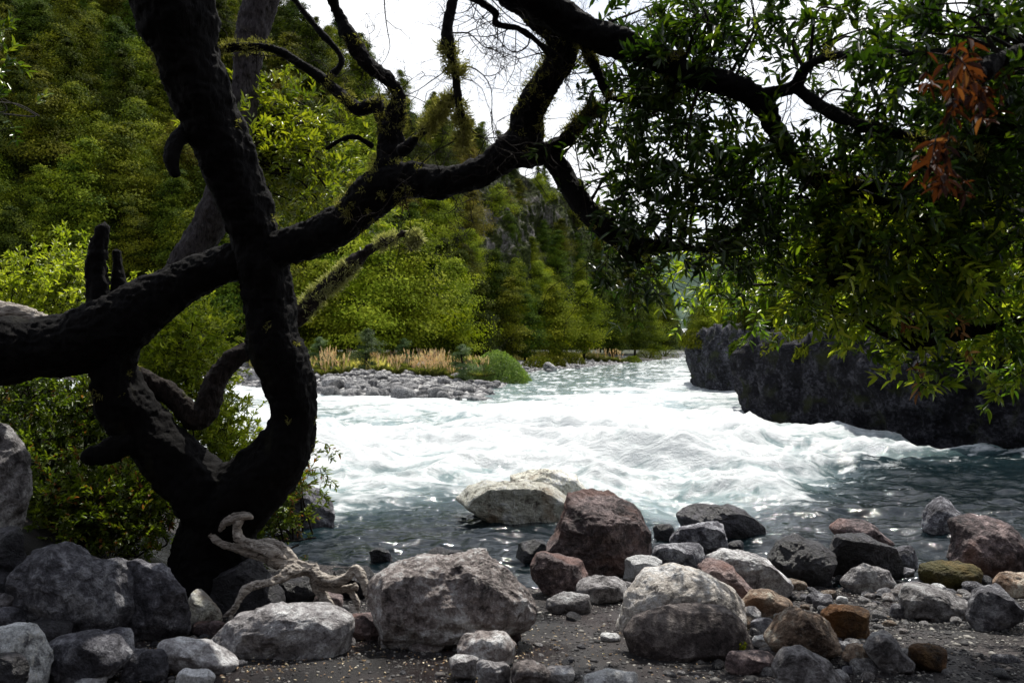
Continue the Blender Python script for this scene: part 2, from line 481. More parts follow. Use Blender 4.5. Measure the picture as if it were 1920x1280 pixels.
# ------------------------------------------------------------ ground form
NEAR = [(-400, -400), (400, -400), (400, 8), (20, 8), (8, 6.9), (4.4, 6.8), (1.5, 6.9), (-0.5, 7.0), (-1.6, 7.3), (-2.3, 7.8), (-2.9, 9.5), (-4.5, 13), (-9, 20), (-25, 30), (-400, 45)]
BAR = [(-400, 70), (-25, 50), (-14.6, 43), (-8.4, 34), (-5, 31.8), (-1.6, 31.2), (-1.2, 36), (0, 58), (2, 73), (5.4, 80), (7.7, 88), (17, 116), (36.6, 171), (70, 320), (150, 600), (700, 3000), (-3000, 3000), (-3000, 70)]
RBANK = [(20, 9), (13, 12.5), (9.9, 15.5), (7.9, 18.8), (6.9, 21.8), (8.0, 27), (11.0, 36), (9.8, 39), (11.6, 45), (14.5, 60), (24, 100), (40, 170), (76, 320), (165, 600), (800, 3000), (3000, 3000), (3000, 9)]

def sdf(poly, x, y):
    P = np.array(poly, float); n = len(P)
    d = np.full(x.shape, 1e18); inside = np.zeros(x.shape, bool)
    for i in range(n):
        a = P[i]; b = P[(i + 1) % n]; e = b - a
        wx = x - a[0]; wy = y - a[1]
        t = np.clip((wx * e[0] + wy * e[1]) / (e @ e), 0, 1)
        d = np.minimum(d, (wx - e[0] * t) ** 2 + (wy - e[1] * t) ** 2)
        c = ((a[1] > y) != (b[1] > y))
        with np.errstate(divide='ignore', invalid='ignore'):
            c &= x < (b[0] - a[0]) * (y - a[1]) / (b[1] - a[1] + 1e-12) + a[0]
        inside ^= c
    return np.where(inside, 1, -1) * np.sqrt(d)

def height(x, y):
    x = np.asarray(x, float); y = np.asarray(y, float)
    p = np.stack([x.ravel(), y.ravel(), np.zeros(x.size)], 1)
    nb = fbm(p * 0.9, 3).reshape(x.shape); ns = fbm(p * 6, 3).reshape(x.shape)
    s1 = sdf(NEAR, x, y) + nb * 0.25
    z1 = WATER + np.where(s1 > 0, np.minimum(s1 * 0.12, 0.38), s1 * 0.3)
    z1 = z1 + ns * 0.012 + nb * 0.03
    left = sstep(-2.0, -4.5, x) * sstep(0.2, 2.5, s1)
    z1 = z1 + left * 0.9
    z1 = z1 + sstep(-1.5, -9, y) * 15 * (s1 > 0)  # unseen bank behind the camera, added to block light from the rear
    s2 = sdf(BAR, x, y) + nb * 0.5
    z2 = WATER + np.where(s2 > 0, np.minimum(s2 * 0.085, .42 + s2 * .025).clip(None, 1.3), s2 * 0.2) + nb * 0.06
    s3 = sdf(RBANK, x, y)
    z3 = WATER + np.where(s3 > 0.8, np.minimum((s3 - .8) * 2.0, 2.3 + np.minimum(s3 * .15, 6)), -1.2)
    z = np.maximum(np.maximum(z1, z2), z3)
    return np.maximum(z, -1.8)

def hz(x, y): return float(height(np.array([x]), np.array([y]))[0])

def ground_hit(px, py, dmin=2.5, dmax=130):
    d = np.geomspace(dmin, dmax, 900)
    P = CAM + d[:, None] * (FWD + RIGHT * ((px - 960) / F) + UP * ((640 - py) / F))
    g = np.maximum(height(P[:, 0], P[:, 1]), WATER)
    k = np.nonzero(P[:, 2] < g)[0]
    return float(d[k[0]]) if len(k) else dmax

def warp_axis(lo, hi, n, fine):
    t = np.linspace(-1, 1, n)
    s = np.sinh(t * fine) / math.sinh(fine)
    return np.where(s < 0, -s * lo, s * hi)

def grid_faces(nx, ny):
    i = np.arange(ny - 1)[:, None] * nx + np.arange(nx - 1)[None]
    return np.stack([i, i + 1, i + nx + 1, i + nx], -1).reshape(-1, 4)

# ground sheet
gx = warp_axis(-2500, 2500, 420, 8.2)
gy = np.concatenate([-np.geomspace(400, 1.5, 40), np.linspace(-1.2, 2.8, 12), np.linspace(3, 9, 170), np.geomspace(9.1, 130, 180), np.geomspace(135, 3000, 25)])
X, Y = np.meshgrid(gx, gy)
Z = height(X, Y)
veg = (np.clip(sstep(.55, 1.0, Z) * (Y > 12) + (sdf(BAR, X, Y) > 9), 0, 1) + sstep(-2.6, -3.6, X) * sstep(5.5, 6.5, Y) * (Z > .2)).clip(0, 1)
mb = MB(); mb.add(np.stack([X.ravel(), Y.ravel(), Z.ravel()], 1), grid_faces(len(gx), len(gy)), veg.ravel())
m, nt = new_mat('volcanic_sand')
v, _ = coords(nt, rand=False)
n1 = noise(nt, v, 1.1, 6, 0.6); n2 = noise(nt, v, 60, 6, 0.75); n3 = noise(nt, v, 240, 2, 0.6)
c1 = ramp(nt, n1, [(0.40, (0.005, 0.0038, 0.0042)), (0.62, (0.022, 0.0135, 0.013))])
c2 = mixc(nt, 1.0, c1, ramp(nt, n2, [(0.35, (0.45, 0.45, 0.45)), (0.68, (1.9, 1.85, 1.8))]), 'MULTIPLY')
fl = ramp(nt, n3, [(0.72, (0, 0, 0)), (0.76, (0.25, 0.25, 0.25))])
c3 = mixc(nt, fl, c2, (0.16, 0.13, 0.10))
wet = ramp(nt, noise(nt, v, 0.9, 3, 0.5), [(0.40, (0.75, 0.75, 0.75)), (0.56, (0.14, 0.14, 0.14))])
va = nt.nodes.new('ShaderNodeAttribute'); va.attribute_name = 'rnd'
c3 = mixc(nt, va.outputs['Fac'], c3, ramp(nt, n1, [(.35, (.010, .014, .004)), (.65, (.04, .045, .012))]))
wet = math_(nt, 'MAXIMUM', wet, va.outputs['Fac'])
hh = math_(nt, 'ADD', n2, math_(nt, 'MULTIPLY', n3, 0.4))
finish(nt, c3, wet, bump(nt, hh, 0.9, 0.015), 0.5)
tag(mb.build('ground', m), kind='structure')

# ------------------------------------------------------------ hillside across the river
HP = [-900, -300, 0, 300, 560, 700, 850, 950, 1050, 1120, 1180, 1230, 1275, 1300]
HD0 = [56, 60, 62, 62, 62, 66, 76, 88, 108, 128, 155, 190, 290, 420]
HY1 = [-500, -420, -330, -150, 60, 165, 262, 318, 365, 400, 440, 500, 610, 655]  # skyline row of the bare slope
HSL = [1.0, 1.0, .95, .9, .85, .80, .8, .8, .8, .8, .8, .7, .5, .4]
def hill_params(px):
    d0 = np.interp(px, HP, HD0); e = (655 - np.interp(px, HP, HY1)) / F; s = np.interp(px, HP, HSL)
    d1 = d0 * s / np.maximum(s - e, 0.12)
    d1 = np.minimum(d1, d0 * 2.6)
    return d0, d1, e
def hill_point(px, t):
    """t 0 at the foot, 1 at the ridge"""
    d0, d1, e = hill_params(px)
    d = d0 + (d1 - d0) * t
    h1 = e * d1
    zz = 0.5 + h1 * np.where(t < 1, t ** 0.9, 1 - (t - 1) * 0.35)
    x = (px - 960) / F * d
    p = np.stack([x.ravel(), d.ravel(), zz.ravel()], 1)
    n = fbm(p / 22.0, 4).reshape(d.shape) * np.minimum(1, 4 * np.clip(t, 0, 1))
    zz = zz + n * 5.0 * np.clip(h1 / 35, 0.1, 1.3) * (1 - 0.8 * sstep(0.7, 1.0, t))
    return x, d, zz + 0.0
ppx = np.concatenate([np.linspace(-900, 790, 150), np.linspace(794, 1100, 170), np.linspace(1104, 1300, 60)]); tt = np.concatenate([np.linspace(-0.03, 1.1, 260), np.linspace(1.15, 2.2, 10)])
PX, TT = np.meshgrid(ppx, tt)
hx, hy, hzz = hill_point(PX, TT)
mb = MB(); mb.add(np.stack([hx.ravel(), hy.ravel(), (1.6 + hzz - 0.6).ravel()], 1), grid_faces(len(ppx), len(tt)))
m, nt = new_mat('forest_floor_and_rock')
v, _ = coords(nt, (1, 1, 1), False)
n1 = noise(nt, v, 0.35, 6, 0.65); n2 = noise(nt, v, 2.2, 6, 0.7)
vs, _ = coords(nt, (1, 1, 0.22), False)
n3 = noise(nt, vs, 0.55, 7, 0.7, 0.5)
gcol = ramp(nt, n2, [(0.35, (0.012, 0.018, 0.005)), (0.55, (0.045, 0.06, 0.014)), (0.72, (0.11, 0.12, 0.035))])
rcol = ramp(nt, noise(nt, vs, 1.6, 6, 0.75), [(0.38, (0.05, 0.045, 0.045)), (0.62, (0.30, 0.28, 0.27))])
rk = nt.nodes.new('ShaderNodeAttribute'); rk.attribute_name = 'rnd'
rf = math_(nt, 'MULTIPLY', rk.outputs['Fac'], ramp(nt, n3, [(0.50, (0, 0, 0)), (0.58, (.9, .9, .9))]))
col = mixc(nt, rf, gcol, rcol)
finish(nt, col, 0.95, bump(nt, math_(nt, 'ADD', n2, n3), 1.0, 1.2), 0.1)
hill_v = mb.v[0]
pxv = 960 + F * hill_v[:, 0] / hill_v[:, 1]; pyv = 655 - F * (hill_v[:, 2] - 1.6) / hill_v[:, 1]
crag = np.exp(-(((pxv - 955) / 128) ** 2 + ((pyv - 430) / 95) ** 2) ** 2)
rdg = fbm(hill_v * np.array([.22, .10, .07]), 5, .6, True)
hill_v = hill_v + np.stack([rdg * 2.2, -rdg * 3.0, rdg * 1.0], 1) * crag[:, None]
hill_v[:, 2] += fbm(hill_v / 5.0, 4, .6) * 1.6 * crag
hmb = MB(); hmb.add(hill_v, mb.f[0], crag)
tag(hmb.build('hillside', m), kind='structure')

# far hill seen up the valley
fx = np.linspace(-200, 900, 90); fy = np.linspace(900, 1500, 30)
X, Y = np.meshgrid(fx, fy)
q = np.stack([X.ravel(), Y.ravel(), 0 * X.ravel()], 1)
Zf = (150 * np.exp(-((Y - 1250) / 260) ** 2) * (0.75 + 0.3 * np.sin(X / 170.0))).ravel() + fbm(q / 90, 4) * 22 - 12
mb = MB(); mb.add(np.stack([X.ravel(), Y.ravel(), Zf], 1), grid_faces(90, 30))
m, nt = new_mat('distant_forest')
v, _ = coords(nt, rand=False)
finish(nt, ramp(nt, noise(nt, v, 0.05, 8, 0.7), [(0.35, (0.03, 0.05, 0.04)), (0.65, (0.09, 0.12, 0.09))]), 1.0, None, 0.0)  # distance haze is put into the bluish green colour
tag(mb.build('distant_hill', m, attr=False), kind='structure')

# ------------------------------------------------------------ water
rows = np.concatenate([np.linspace(1290, 760, 420), np.linspace(758, 672, 110), np.linspace(671, 658, 16)])
cols = np.linspace(-500, 2500, 900)
hW = 1.6 - WATER
PX, PY = np.meshgrid(cols, rows)
dd = hW * F / (PY - 655.0)
wx = (PX - 960) / F * dd; wy = dd
p = np.stack([wx.ravel(), wy.ravel(), np.zeros(wx.size)], 1)
# flow runs down the valley and swings left: stretch the noise along it
fl_a = math.radians(12)
ca, sa = math.cos(fl_a), math.sin(fl_a)
flow = np.stack([(p[:, 0] * ca - p[:, 1] * sa), (p[:, 0] * sa + p[:, 1] * ca), p[:, 2]], 1)
def foam_map(px, py):
    edge = np.interp(px, [-500, 400, 560, 700, 850, 1000, 1110, 1250, 1400, 1550, 1700, 1800, 1930, 2500],
                     [960, 960, 950, 925, 905, 905, 935, 945, 930, 900, 850, 838, 850, 900])
    top = np.interp(px, [400, 600, 900, 1000, 1150, 1300], [700, 738, 752, 748, 735, 715])
    a = sstep(edge + 45, edge - 25, py) * sstep(top - 12, top + 10, py)
    a2 = sstep(1180, 1330, px) * sstep(735, 715, py) * 0.55          # white water before the second cliff
    right = sstep(1500, 1800, px) * sstep(np.interp(px, [1385, 1500, 1700, 1920], [800, 812, 838, 870]) + 10, np.interp(px, [1385, 1500, 1700, 1920], [800, 812, 838, 870]) + 30, py)
    a = a * (1 - 0.75 * right)
    return np.clip(a + a2, 0, 1), edge, top
fm, edge, top = foam_map(PX, PY)
fm = fm.ravel()
aer = np.clip(sstep(edge + 90, edge - 20, PY) , 0, 1).ravel()
rgt = (sstep(1420, 1720, PX) * sstep(830, 870, PY)).ravel()
aer = aer * (1 - 0.85 * rgt)
big = fbm(flow * np.array([0.30, 0.42, 1]) + 5, 3)
rid = fbm(flow * np.array([0.42, 0.8, 1]) + 9, 4, 0.5, True)
med = fbm(flow * np.array([1.6, 2.2, 1]) + 2, 4, 0.6, True)
fine = fbm(flow * np.array([5.0, 6.5, 1]), 3, 0.6, True)
far = np.clip(14.0 / p[:, 1], 0.25, 1.2)
turb = fm
zc = turb * (1 - .7 * sstep(17, 30, p[:, 1])) * (big * 0.42 + rid * 0.36 + med * 0.06 + fine * 0.012) + (1 - turb) * (big * 0.03 + rid * 0.025)
rip = fbm(p * np.array([1.5, 3.4, 1]) + 31 + (big * .6)[:, None], 3, 0.55)
rip2 = fbm(p * np.array([5.5, 10.0, 1]) + 11, 3, 0.6)
zc += (1 - turb) * (rip * 0.075 + rip2 * 0.022)
crest = np.clip(rid * 0.5 + med * 0.35 + fine * 0.3 + big * 0.35, -1, 1)
foam = np.clip(fm * 0.44 + (rid * 0.42 + big * .75 + med * .18) * 1.1 * (fm > 0.01) - 0.25 * (1 - fm), 0, 1)
# streaks where the right pool churns
strk = fbm(p * np.array([1.2, 4.5, 1]) + 77, 5, 0.65, True)
foam = np.maximum(foam, np.clip((strk - 0.28) * 2.0, 0, 1) * np.clip(aer * 1.1 + 0.10 * sstep(960, 860, PY.ravel()), 0, 1) * (PY.ravel() < 960))
V = np.stack([p[:, 0], p[:, 1], WATER + zc], 1)
mb = MB(); mb.add(V, grid_faces(len(cols), len(rows)), foam)
m, nt = new_mat('river_water')
v, _ = coords(nt, (1, 1.0, 1), False)
vf, _ = coords(nt, (0.75, 1.5, 1), False)
vr, _ = coords(nt, (2.2, 4.2, 1), False)
at = nt.nodes.new('ShaderNodeAttribute'); at.attribute_name = 'rnd'
aa = nt.nodes.new('ShaderNodeAttribute'); aa.attribute_name = 'aer'
nA = noise(nt, vf, 1.0, 9, 0.62, 1.6); nB = noise(nt, vf, 5.0, 7, 0.68, 1.0)
nm = math_(nt, 'ADD', math_(nt, 'MULTIPLY', math_(nt, 'SUBTRACT', nA, 0.5), 2.6), math_(nt, 'MULTIPLY', math_(nt, 'SUBTRACT', nB, 0.5), 1.1))
fo = math_(nt, 'ADD', at.outputs['Fac'], math_(nt, 'MULTIPLY', nm, math_(nt, 'MINIMUM', math_(nt, 'MULTIPLY', at.outputs['Fac'], 4.0), 1.0)))
ff = ramp(nt, fo, [(0.20, (0, 0, 0)), (0.5, (0.5, 0.5, 0.5)), (0.85, (1, 1, 1))])
teal = ramp(nt, aa.outputs['Fac'], [(0.0, (0.003, 0.007, 0.009)), (0.45, (0.014, 0.030, 0.034)), (1.0, (0.20, 0.27, 0.27))])
pw = nt.nodes.new('ShaderNodeBsdfPrincipled'); pw.inputs['Roughness'].default_value = 0.05; pw.inputs['IOR'].default_value = 1.33
nt.links.new(teal, pw.inputs['Base Color'])
br = math_(nt, 'ADD', noise(nt, vr, 1.6, 5, 0.6, 0.8), math_(nt, 'MULTIPLY', noise(nt, vr, 5.5, 3, 0.6, 0.5), 0.25))
nt.links.new(bump(nt, br, 1.0, 0.022), pw.inputs['Normal'])
pf = nt.nodes.new('ShaderNodeBsdfPrincipled'); pf.inputs['Roughness'].default_value = 0.7
pf.inputs['Base Color'].default_value = (0.53, 0.555, 0.56, 1)
nt.links.new(bump(nt, math_(nt, 'ADD', nA, math_(nt, 'MULTIPLY', nB, 0.5)), 0.4, 0.25), pf.inputs['Normal'])
ms = nt.nodes.new('ShaderNodeMixShader'); nt.links.new(ff, ms.inputs[0]); nt.links.new(pw.outputs[0], ms.inputs[1]); nt.links.new(pf.outputs[0], ms.inputs[2])
oo = nt.nodes.new('ShaderNodeOutputMaterial'); nt.links.new(ms.outputs[0], oo.inputs[0])
wat = mb.build('river_water', m)
a2 = wat.data.attributes.new('aer', 'FLOAT', 'POINT'); a2.data.foreach_set('value', aer.astype(np.float32))
tag(wat, kind='structure')

# ------------------------------------------------------------ rocks
_ico = {}
def ico(sub):
    if sub not in _ico:
        bm = bmesh.new(); bmesh.ops.create_icosphere(bm, subdivisions=sub, radius=1)
        v = np.array([x.co[:] for x in bm.verts]); v /= np.linalg.norm(v, axis=1)[:, None]
        _ico[sub] = (v, np.array([[q.index for q in f.verts] for f in bm.faces])); bm.free()
    return _ico[sub]

def rock_shape(seed, sub, facets=7, boxy=0.78, nz_amp=0.05, outline=None, cutdepth=(.54, .86)):
    r = np.random.default_rng(seed)
    s, f = ico(sub); s = s.copy()
    for k in range(facets):
        n = r.normal(size=3)
        if outline is not None: n = n * np.array([0.6, 0.75, 1.0]); n[2] = -abs(n[2]) if k % 3 else n[2]
        n /= np.linalg.norm(n)
        c = r.uniform(*cutdepth)
        dp = s @ n
        s = s - n[None] * (np.maximum(dp - c, 0) * r.uniform(.85, 1.0))[:, None]
    off = r.uniform(-50, 50, 3)
    rho = np.sqrt(s[:, 0] ** 2 + s[:, 1] ** 2) + 1e-6
    ph = np.arctan2(s[:, 1], s[:, 0])
    if outline is not None:
        a = np.arctan2(outline[:, 1], outline[:, 0]); R = np.hypot(outline[:, 0], outline[:, 1])
        # dense polygon -> radius by angle
        P = outline; dens = []
        for i in range(len(P)):
            q = P[(i + 1) % len(P)]
            dens.append(P[i] + (q - P[i]) * np.linspace(0, 1, 24, endpoint=False)[:, None])
        dens = np.vstack(dens); a = np.arctan2(dens[:, 1], dens[:, 0]); R = np.hypot(dens[:, 0], dens[:, 1])
        o = np.argsort(a); a = a[o]; R = R[o]
        a = np.concatenate([a - 2 * math.pi, a, a + 2 * math.pi]); R = np.concatenate([R, R, R])
        ga = np.linspace(-math.pi, math.pi, 361); gr = np.interp(ga, a, R)
        kk = np.hanning(13); kk /= kk.sum(); gr = np.convolve(np.concatenate([gr[-7:-1], gr, gr[1:7]]), kk, 'valid')[:361]
        Rr = np.interp(ph, ga, gr)
        wgt = np.clip(rho, 0, 1)
        k = Rr * (rho ** boxy) / rho
        p = np.stack([s[:, 0] * k, s[:, 1] * k, s[:, 2]], 1)
    else:
        p = np.sign(s) * np.abs(s) ** boxy
    return p, f, off, r

rocks_made = []
def rock(mat, label, pts, seed, sub=5, facets=8, depth=None, dscale=0.75, amp=0.045, boxy=0.72, name='boulder', cat='boulder', group=None, back=0.35, under=1.22):
    """pts: outline in picture positions, or a box (x0,y0,x1,y1)"""
    if isinstance(pts[0], (int, float)):
        x0, y0, x1, y1 = pts
        r = np.random.default_rng(seed + 999)
        a = np.linspace(0, 2 * math.pi, 12, endpoint=False) + r.uniform(-.15, .15, 12)
        cx, cy = (x0 + x1) / 2, (y0 + y1) / 2
        e = 0.62
        u = np.sign(np.cos(a)) * np.abs(np.cos(a)) ** e * (x1 - x0) / 2 * r.uniform(.84, 1.06, 12)
        w_ = np.sign(np.sin(a)) * np.abs(np.sin(a)) ** e * (y1 - y0) / 2 * r.uniform(.84, 1.06, 12)
        pts = [(cx + q, cy - t) for q, t in zip(u, w_)]
    P = np.array(pts, float)
    x0, y0 = P.min(0); x1, y1 = P.max(0); cx = (x0 + x1) / 2; cy = (y0 + y1) / 2
    d = depth if depth else ground_hit(cx, min(y1, 1278) if y1 < 1285 else y1)
    wpx = (x1 - x0); hpx = (y1 - y0)
    size = wpx * d / F
    dep = dscale * 0.5 * (0.6 * wpx + 0.4 * hpx * 1.3) * d / F
    dc = d + dep * back
    ol = np.stack([(P[:, 0] - cx) * 1.05, -(P[:, 1] - cy) * np.where(P[:, 1] > cy, under, 1.03)], 1) * dc / F
    p, f, off, r = rock_shape(seed, sub, facets, boxy, amp, ol)
    p[:, 2] *= dep
    # local axes: x right, z up, y away
    co = np.stack([p[:, 0], p[:, 2], p[:, 1]], 1)
    S = 0.5 * (wpx + hpx) * d / F
    nrm = co / (np.linalg.norm(co, axis=1)[:, None] + 1e-6)
    q = co / S
    RT = np.linalg.qr(np.random.default_rng(seed).normal(size=(3, 3)))[0]
    co = co + nrm * (S * (fbm(q * 2.2 + off, 4) * amp * 1.2 + fbm(q * 4.0 + off, 5, .55, True) * amp * 0.75 + fbm((q @ RT) * np.array([5, 5, 18]) + off, 4, .6, True) * amp * 0.35))[:, None]
    mb = MB(); mb.add(co, f)
    o = mb.build(name, RM[mat] if isinstance(mat, str) else mat, attr=False)
    c = W(cx, cy, dc)
    zmin = co[:, 2].min()
    me = o.data; co2 = co.copy(); co2[:, 2] -= zmin
    me.vertices.foreach_set('co', co2.astype(np.float32).ravel()); me.update()
    o.location = (c[0], c[1], c[2] + zmin)
    tag(o, label, cat, group)
    rocks_made.append((c[0], c[1], size))
    return o

B = 'boulder'
rock('light', 'tall pale grey boulder cut by the left edge above the big twin-humped dark rock', [(-90, 1010), (-95, 820), (-30, 785), (8, 796), (30, 850), (38, 930), (12, 1000)], 1, 6, depth=4.9)
rock('grey', 'large dark rough boulder with pale top at lower left, left one of the notched pair', [(32, 1120), (33, 1065), (75, 1022), (125, 1013), (170, 1038), (215, 1056), (250, 1085), (262, 1130), (232, 1178), (130, 1190), (50, 1165)], 11, 6, amp=.05)
rock('grey', 'dark speckled rounded boulder leaning on the right of the large notched pair', [(205, 1062), (262, 1047), (312, 1060), (350, 1105), (344, 1180), (312, 1200), (240, 1190), (215, 1120)], 12, 6)
rock('speckled', 'pale green-grey speckled block in the bottom left corner', [(-40, 1195), (18, 1170), (52, 1178), (78, 1228), (92, 1305), (-40, 1310)], 13, 5, depth=3.55)
rock('dark', 'small dark stone against the corner block at the very bottom left', (-40, 1228, 46, 1310), 14, 5, depth=3.35)
rock('grey', 'grey wedge shaped rock with lit left shoulder, right of the corner block', [(75, 1215), (110, 1195), (170, 1188), (215, 1195), (240, 1225), (225, 1262), (160, 1285), (85, 1282)], 15, 6)
rock('grey', 'small oval grey stone between the wedge rock and the flat light topped rock', (226, 1217, 314, 1276), 16, 5)
rock('light', 'flat light topped rock with dark front, left of the dark sand', [(300, 1205), (330, 1197), (370, 1203), (410, 1225), (445, 1242), (420, 1256), (345, 1262), (312, 1240)], 17, 5)
rock('white', 'pale smooth stone half buried at the bottom beside the sand', (328, 1255, 400, 1296), 18, 4)
rock('light', 'pale rounded stone at the bottom under the wedge rock', (132, 1264, 200, 1300), 19, 4)
rock('grey', 'brown grey rock peeping out behind the wedge shaped rock', (176, 1178, 250, 1235), 20, 4)
rock('dark', 'low dark rock lying behind the corner block', (48, 1165, 132, 1210), 21, 4)
rock('light', 'light grey stone at the left edge under the notched boulder', (-30, 1112, 38, 1152), 22, 4)
rock('grey', 'dull grey stone at the left edge, just above the speckled corner block', (-30, 1140, 42, 1178), 23, 4)
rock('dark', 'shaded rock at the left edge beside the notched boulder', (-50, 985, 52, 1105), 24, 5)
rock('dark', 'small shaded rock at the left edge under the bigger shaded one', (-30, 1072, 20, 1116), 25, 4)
rock('light', 'long flat slab with smooth pale top beside the driftwood foot', [(394, 1205), (440, 1162), (515, 1142), (612, 1141), (655, 1158), (650, 1188), (632, 1232), (540, 1230), (410, 1225)], 26, 6, facets=6)
rock('dark', 'dark pyramid boulder beneath the driftwood', [(390, 1130), (410, 1075), (455, 1035), (480, 1040), (510, 1080), (532, 1125), (505, 1155), (420, 1155)], 27, 5)
rock('pale', 'cream hollowed rock between the speckled boulder and the driftwood foot', [(342, 1178), (348, 1125), (368, 1108), (410, 1150), (412, 1172), (375, 1185)], 28, 5)
rock('brown', 'small mossy brown rock in front of the cream hollowed rock', (352, 1165, 424, 1195), 29, 4)
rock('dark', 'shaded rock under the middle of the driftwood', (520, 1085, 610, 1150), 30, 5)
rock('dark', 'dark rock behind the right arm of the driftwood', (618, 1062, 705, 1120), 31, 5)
rock('brown', 'dark brown stone under the hanging right arm of the driftwood', (585, 1110, 650, 1158), 32, 4)
rock('brown', 'small purple brown rock touching the left foot of the huge pale boulder', (652, 1148, 728, 1198), 33, 5)
rock('grey', 'steep grey boulder with a dark wet foot at the water under the bush', [(512, 985), (528, 935), (558, 907), (595, 912), (622, 945), (626, 975), (600, 990), (540, 995)], 34, 6, under=1.5)
rock('dark', 'low dark stone in the water beside the steep grey boulder', (512, 985, 566, 1016), 35, 4)
rock('dark', 'small black angular rock standing alone in the rippled water', [(693, 1035), (712, 1025), (730, 1030), (736, 1055), (715, 1062), (695, 1056)], 36, 5)
rock('dark', 'flat black rock in the water right behind the huge pale boulder', (800, 1026, 868, 1056), 37, 5)
rock('mixed', 'huge rough pale boulder with folded texture at the centre front', [(700, 1085), (735, 1062), (800, 1052), (850, 1052), (905, 1040), (955, 1050), (995, 1080), (1025, 1115), (1040, 1150), (1022, 1174), (960, 1188), (880, 1210), (800, 1210), (735, 1195), (706, 1140)], 38, 7, facets=8, amp=.055)
rock('pale', 'long cream boulder lying in the river, nearest of the two cream ones', [(837, 943), (868, 916), (910, 904), (965, 903), (1020, 908), (1068, 940), (1062, 968), (1015, 979), (955, 972), (895, 958)], 39, 6, facets=6, under=2.1)
rock('pale', 'cream boulder behind the long cream one, at the edge of the white water', [(950, 895), (985, 883), (1050, 881), (1090, 890), (1111, 925), (1100, 948), (1010, 950), (960, 930)], 40, 6, under=1.8)
rock('brown', 'big reddish brown domed boulder at the water edge', [(1028, 1025), (1046, 975), (1072, 935), (1108, 922), (1150, 925), (1188, 955), (1214, 992), (1228, 1035), (1212, 1068), (1170, 1084), (1105, 1080), (1042, 1055)], 41, 7, facets=9, amp=.055)
rock('dark', 'small blue black rock between the huge pale boulder and the red brown one', (966, 1013, 1032, 1062), 42, 5)
rock('brown', 'dark brown rock with smooth lit top below the red brown boulder', [(998, 1060), (1010, 1038), (1050, 1035), (1090, 1055), (1108, 1080), (1090, 1108), (1040, 1115), (1005, 1100)], 43, 6)
rock('light', 'pale freckled rock in front of the red brown boulder', (1080, 1079, 1182, 1130), 44, 5)
rock('light', 'low pale rock at the edge of the wet sand beside the huge pale boulder', (1024, 1110, 1108, 1152), 45, 5)
rock('white', 'whitish rock wedged between the red brown boulder and the big smooth boulder', (1168, 1042, 1242, 1096), 46, 5)
rock('grey', 'grey oval rock right of the red brown boulder', (1222, 1019, 1330, 1066), 47, 5)
rock('dark', 'dark boulder lying farthest out in the water right of centre', [(1268, 968), (1300, 948), (1345, 944), (1390, 958), (1425, 980), (1432, 997), (1400, 1008), (1300, 1005)], 48, 6, under=1.8)
rock('grey', 'blue grey angular rock in front of the dark boulder in the water', [(1258, 1015), (1270, 985), (1300, 977), (1345, 975), (1370, 1000), (1380, 1030), (1340, 1042), (1285, 1036)], 49, 6)
rock('dark', 'small black rock at the water between the brown dome and the angular grey rock', (1218, 982, 1264, 1012), 50, 4)
rock('dark', 'little dark wet stone leaning on the right end of the angular grey rock', (1362, 1012, 1396, 1044), 51, 4)
rock('brown', 'two-toned rock with white cap and brown flank behind the big smooth boulder', [(1300, 1062), (1325, 1045), (1365, 1060), (1400, 1085), (1425, 1118), (1385, 1138), (1330, 1115)], 52, 6)
rock('light', 'pale broad rock with flat top beside the dark pair at the water', [(1330, 1045), (1365, 1034), (1410, 1042), (1450, 1055), (1482, 1090), (1475, 1108), (1430, 1120), (1375, 1100)], 53, 6)
rock('buff', 'big smooth boulder with a bright sloping top, right of the wet sand', [(1165, 1170), (1185, 1112), (1215, 1073), (1270, 1060), (1325, 1075), (1370, 1108), (1402, 1150), (1426, 1195), (1400, 1215), (1250, 1215), (1172, 1195)], 54, 7, facets=4, depth=4.85, amp=.03)
rock('umber', 'rounded dark fronted boulder lying against the big smooth boulder', [(1175, 1182), (1198, 1156), (1250, 1141), (1320, 1131), (1362, 1140), (1392, 1172), (1407, 1212), (1365, 1228), (1292, 1243), (1232, 1246), (1190, 1218)], 55, 7, facets=3, dscale=.5, depth=4.3, amp=.022)
rock('rust', 'white capped rock with brown underside above the rusty rock', [(1388, 1135), (1410, 1110), (1445, 1106), (1488, 1125), (1490, 1150), (1450, 1168), (1405, 1162)], 56, 5)
rock('rust', 'rust brown and cream rock standing on gravel left of the orange round stone', [(1440, 1195), (1465, 1160), (1500, 1137), (1535, 1148), (1560, 1185), (1572, 1215), (1530, 1240), (1470, 1230)], 57, 6)
rock('ochre', 'round orange brown stained stone among pale rocks', (1540, 1132, 1630, 1206), 58, 6, facets=1, boxy=.92)
rock('light', 'large egg shaped pale stone at the bottom edge right of the dark fronted boulder', [(1455, 1250), (1475, 1220), (1505, 1214), (1550, 1240), (1590, 1285), (1595, 1320), (1470, 1320)], 59, 6, facets=4)
rock('rust', 'lumpy cream stone between the rusty rock and the angular pale one', (1582, 1206, 1644, 1250), 60, 4)
rock('light', 'angular pale rock on the dark beach with a pointed top', [(1625, 1215), (1640, 1190), (1668, 1186), (1690, 1215), (1718, 1240), (1715, 1260), (1660, 1258)], 61, 5)
rock('ochre', 'small rounded brown stone with rusty right side on the dark beach', (1704, 1205, 1773, 1260), 62, 5, facets=1, boxy=.92)
rock('dark', 'black boulder, left of the dark pair at the right water edge', [(1445, 1050), (1462, 1018), (1500, 1004), (1545, 1015), (1563, 1045), (1545, 1088), (1480, 1096)], 63, 6)
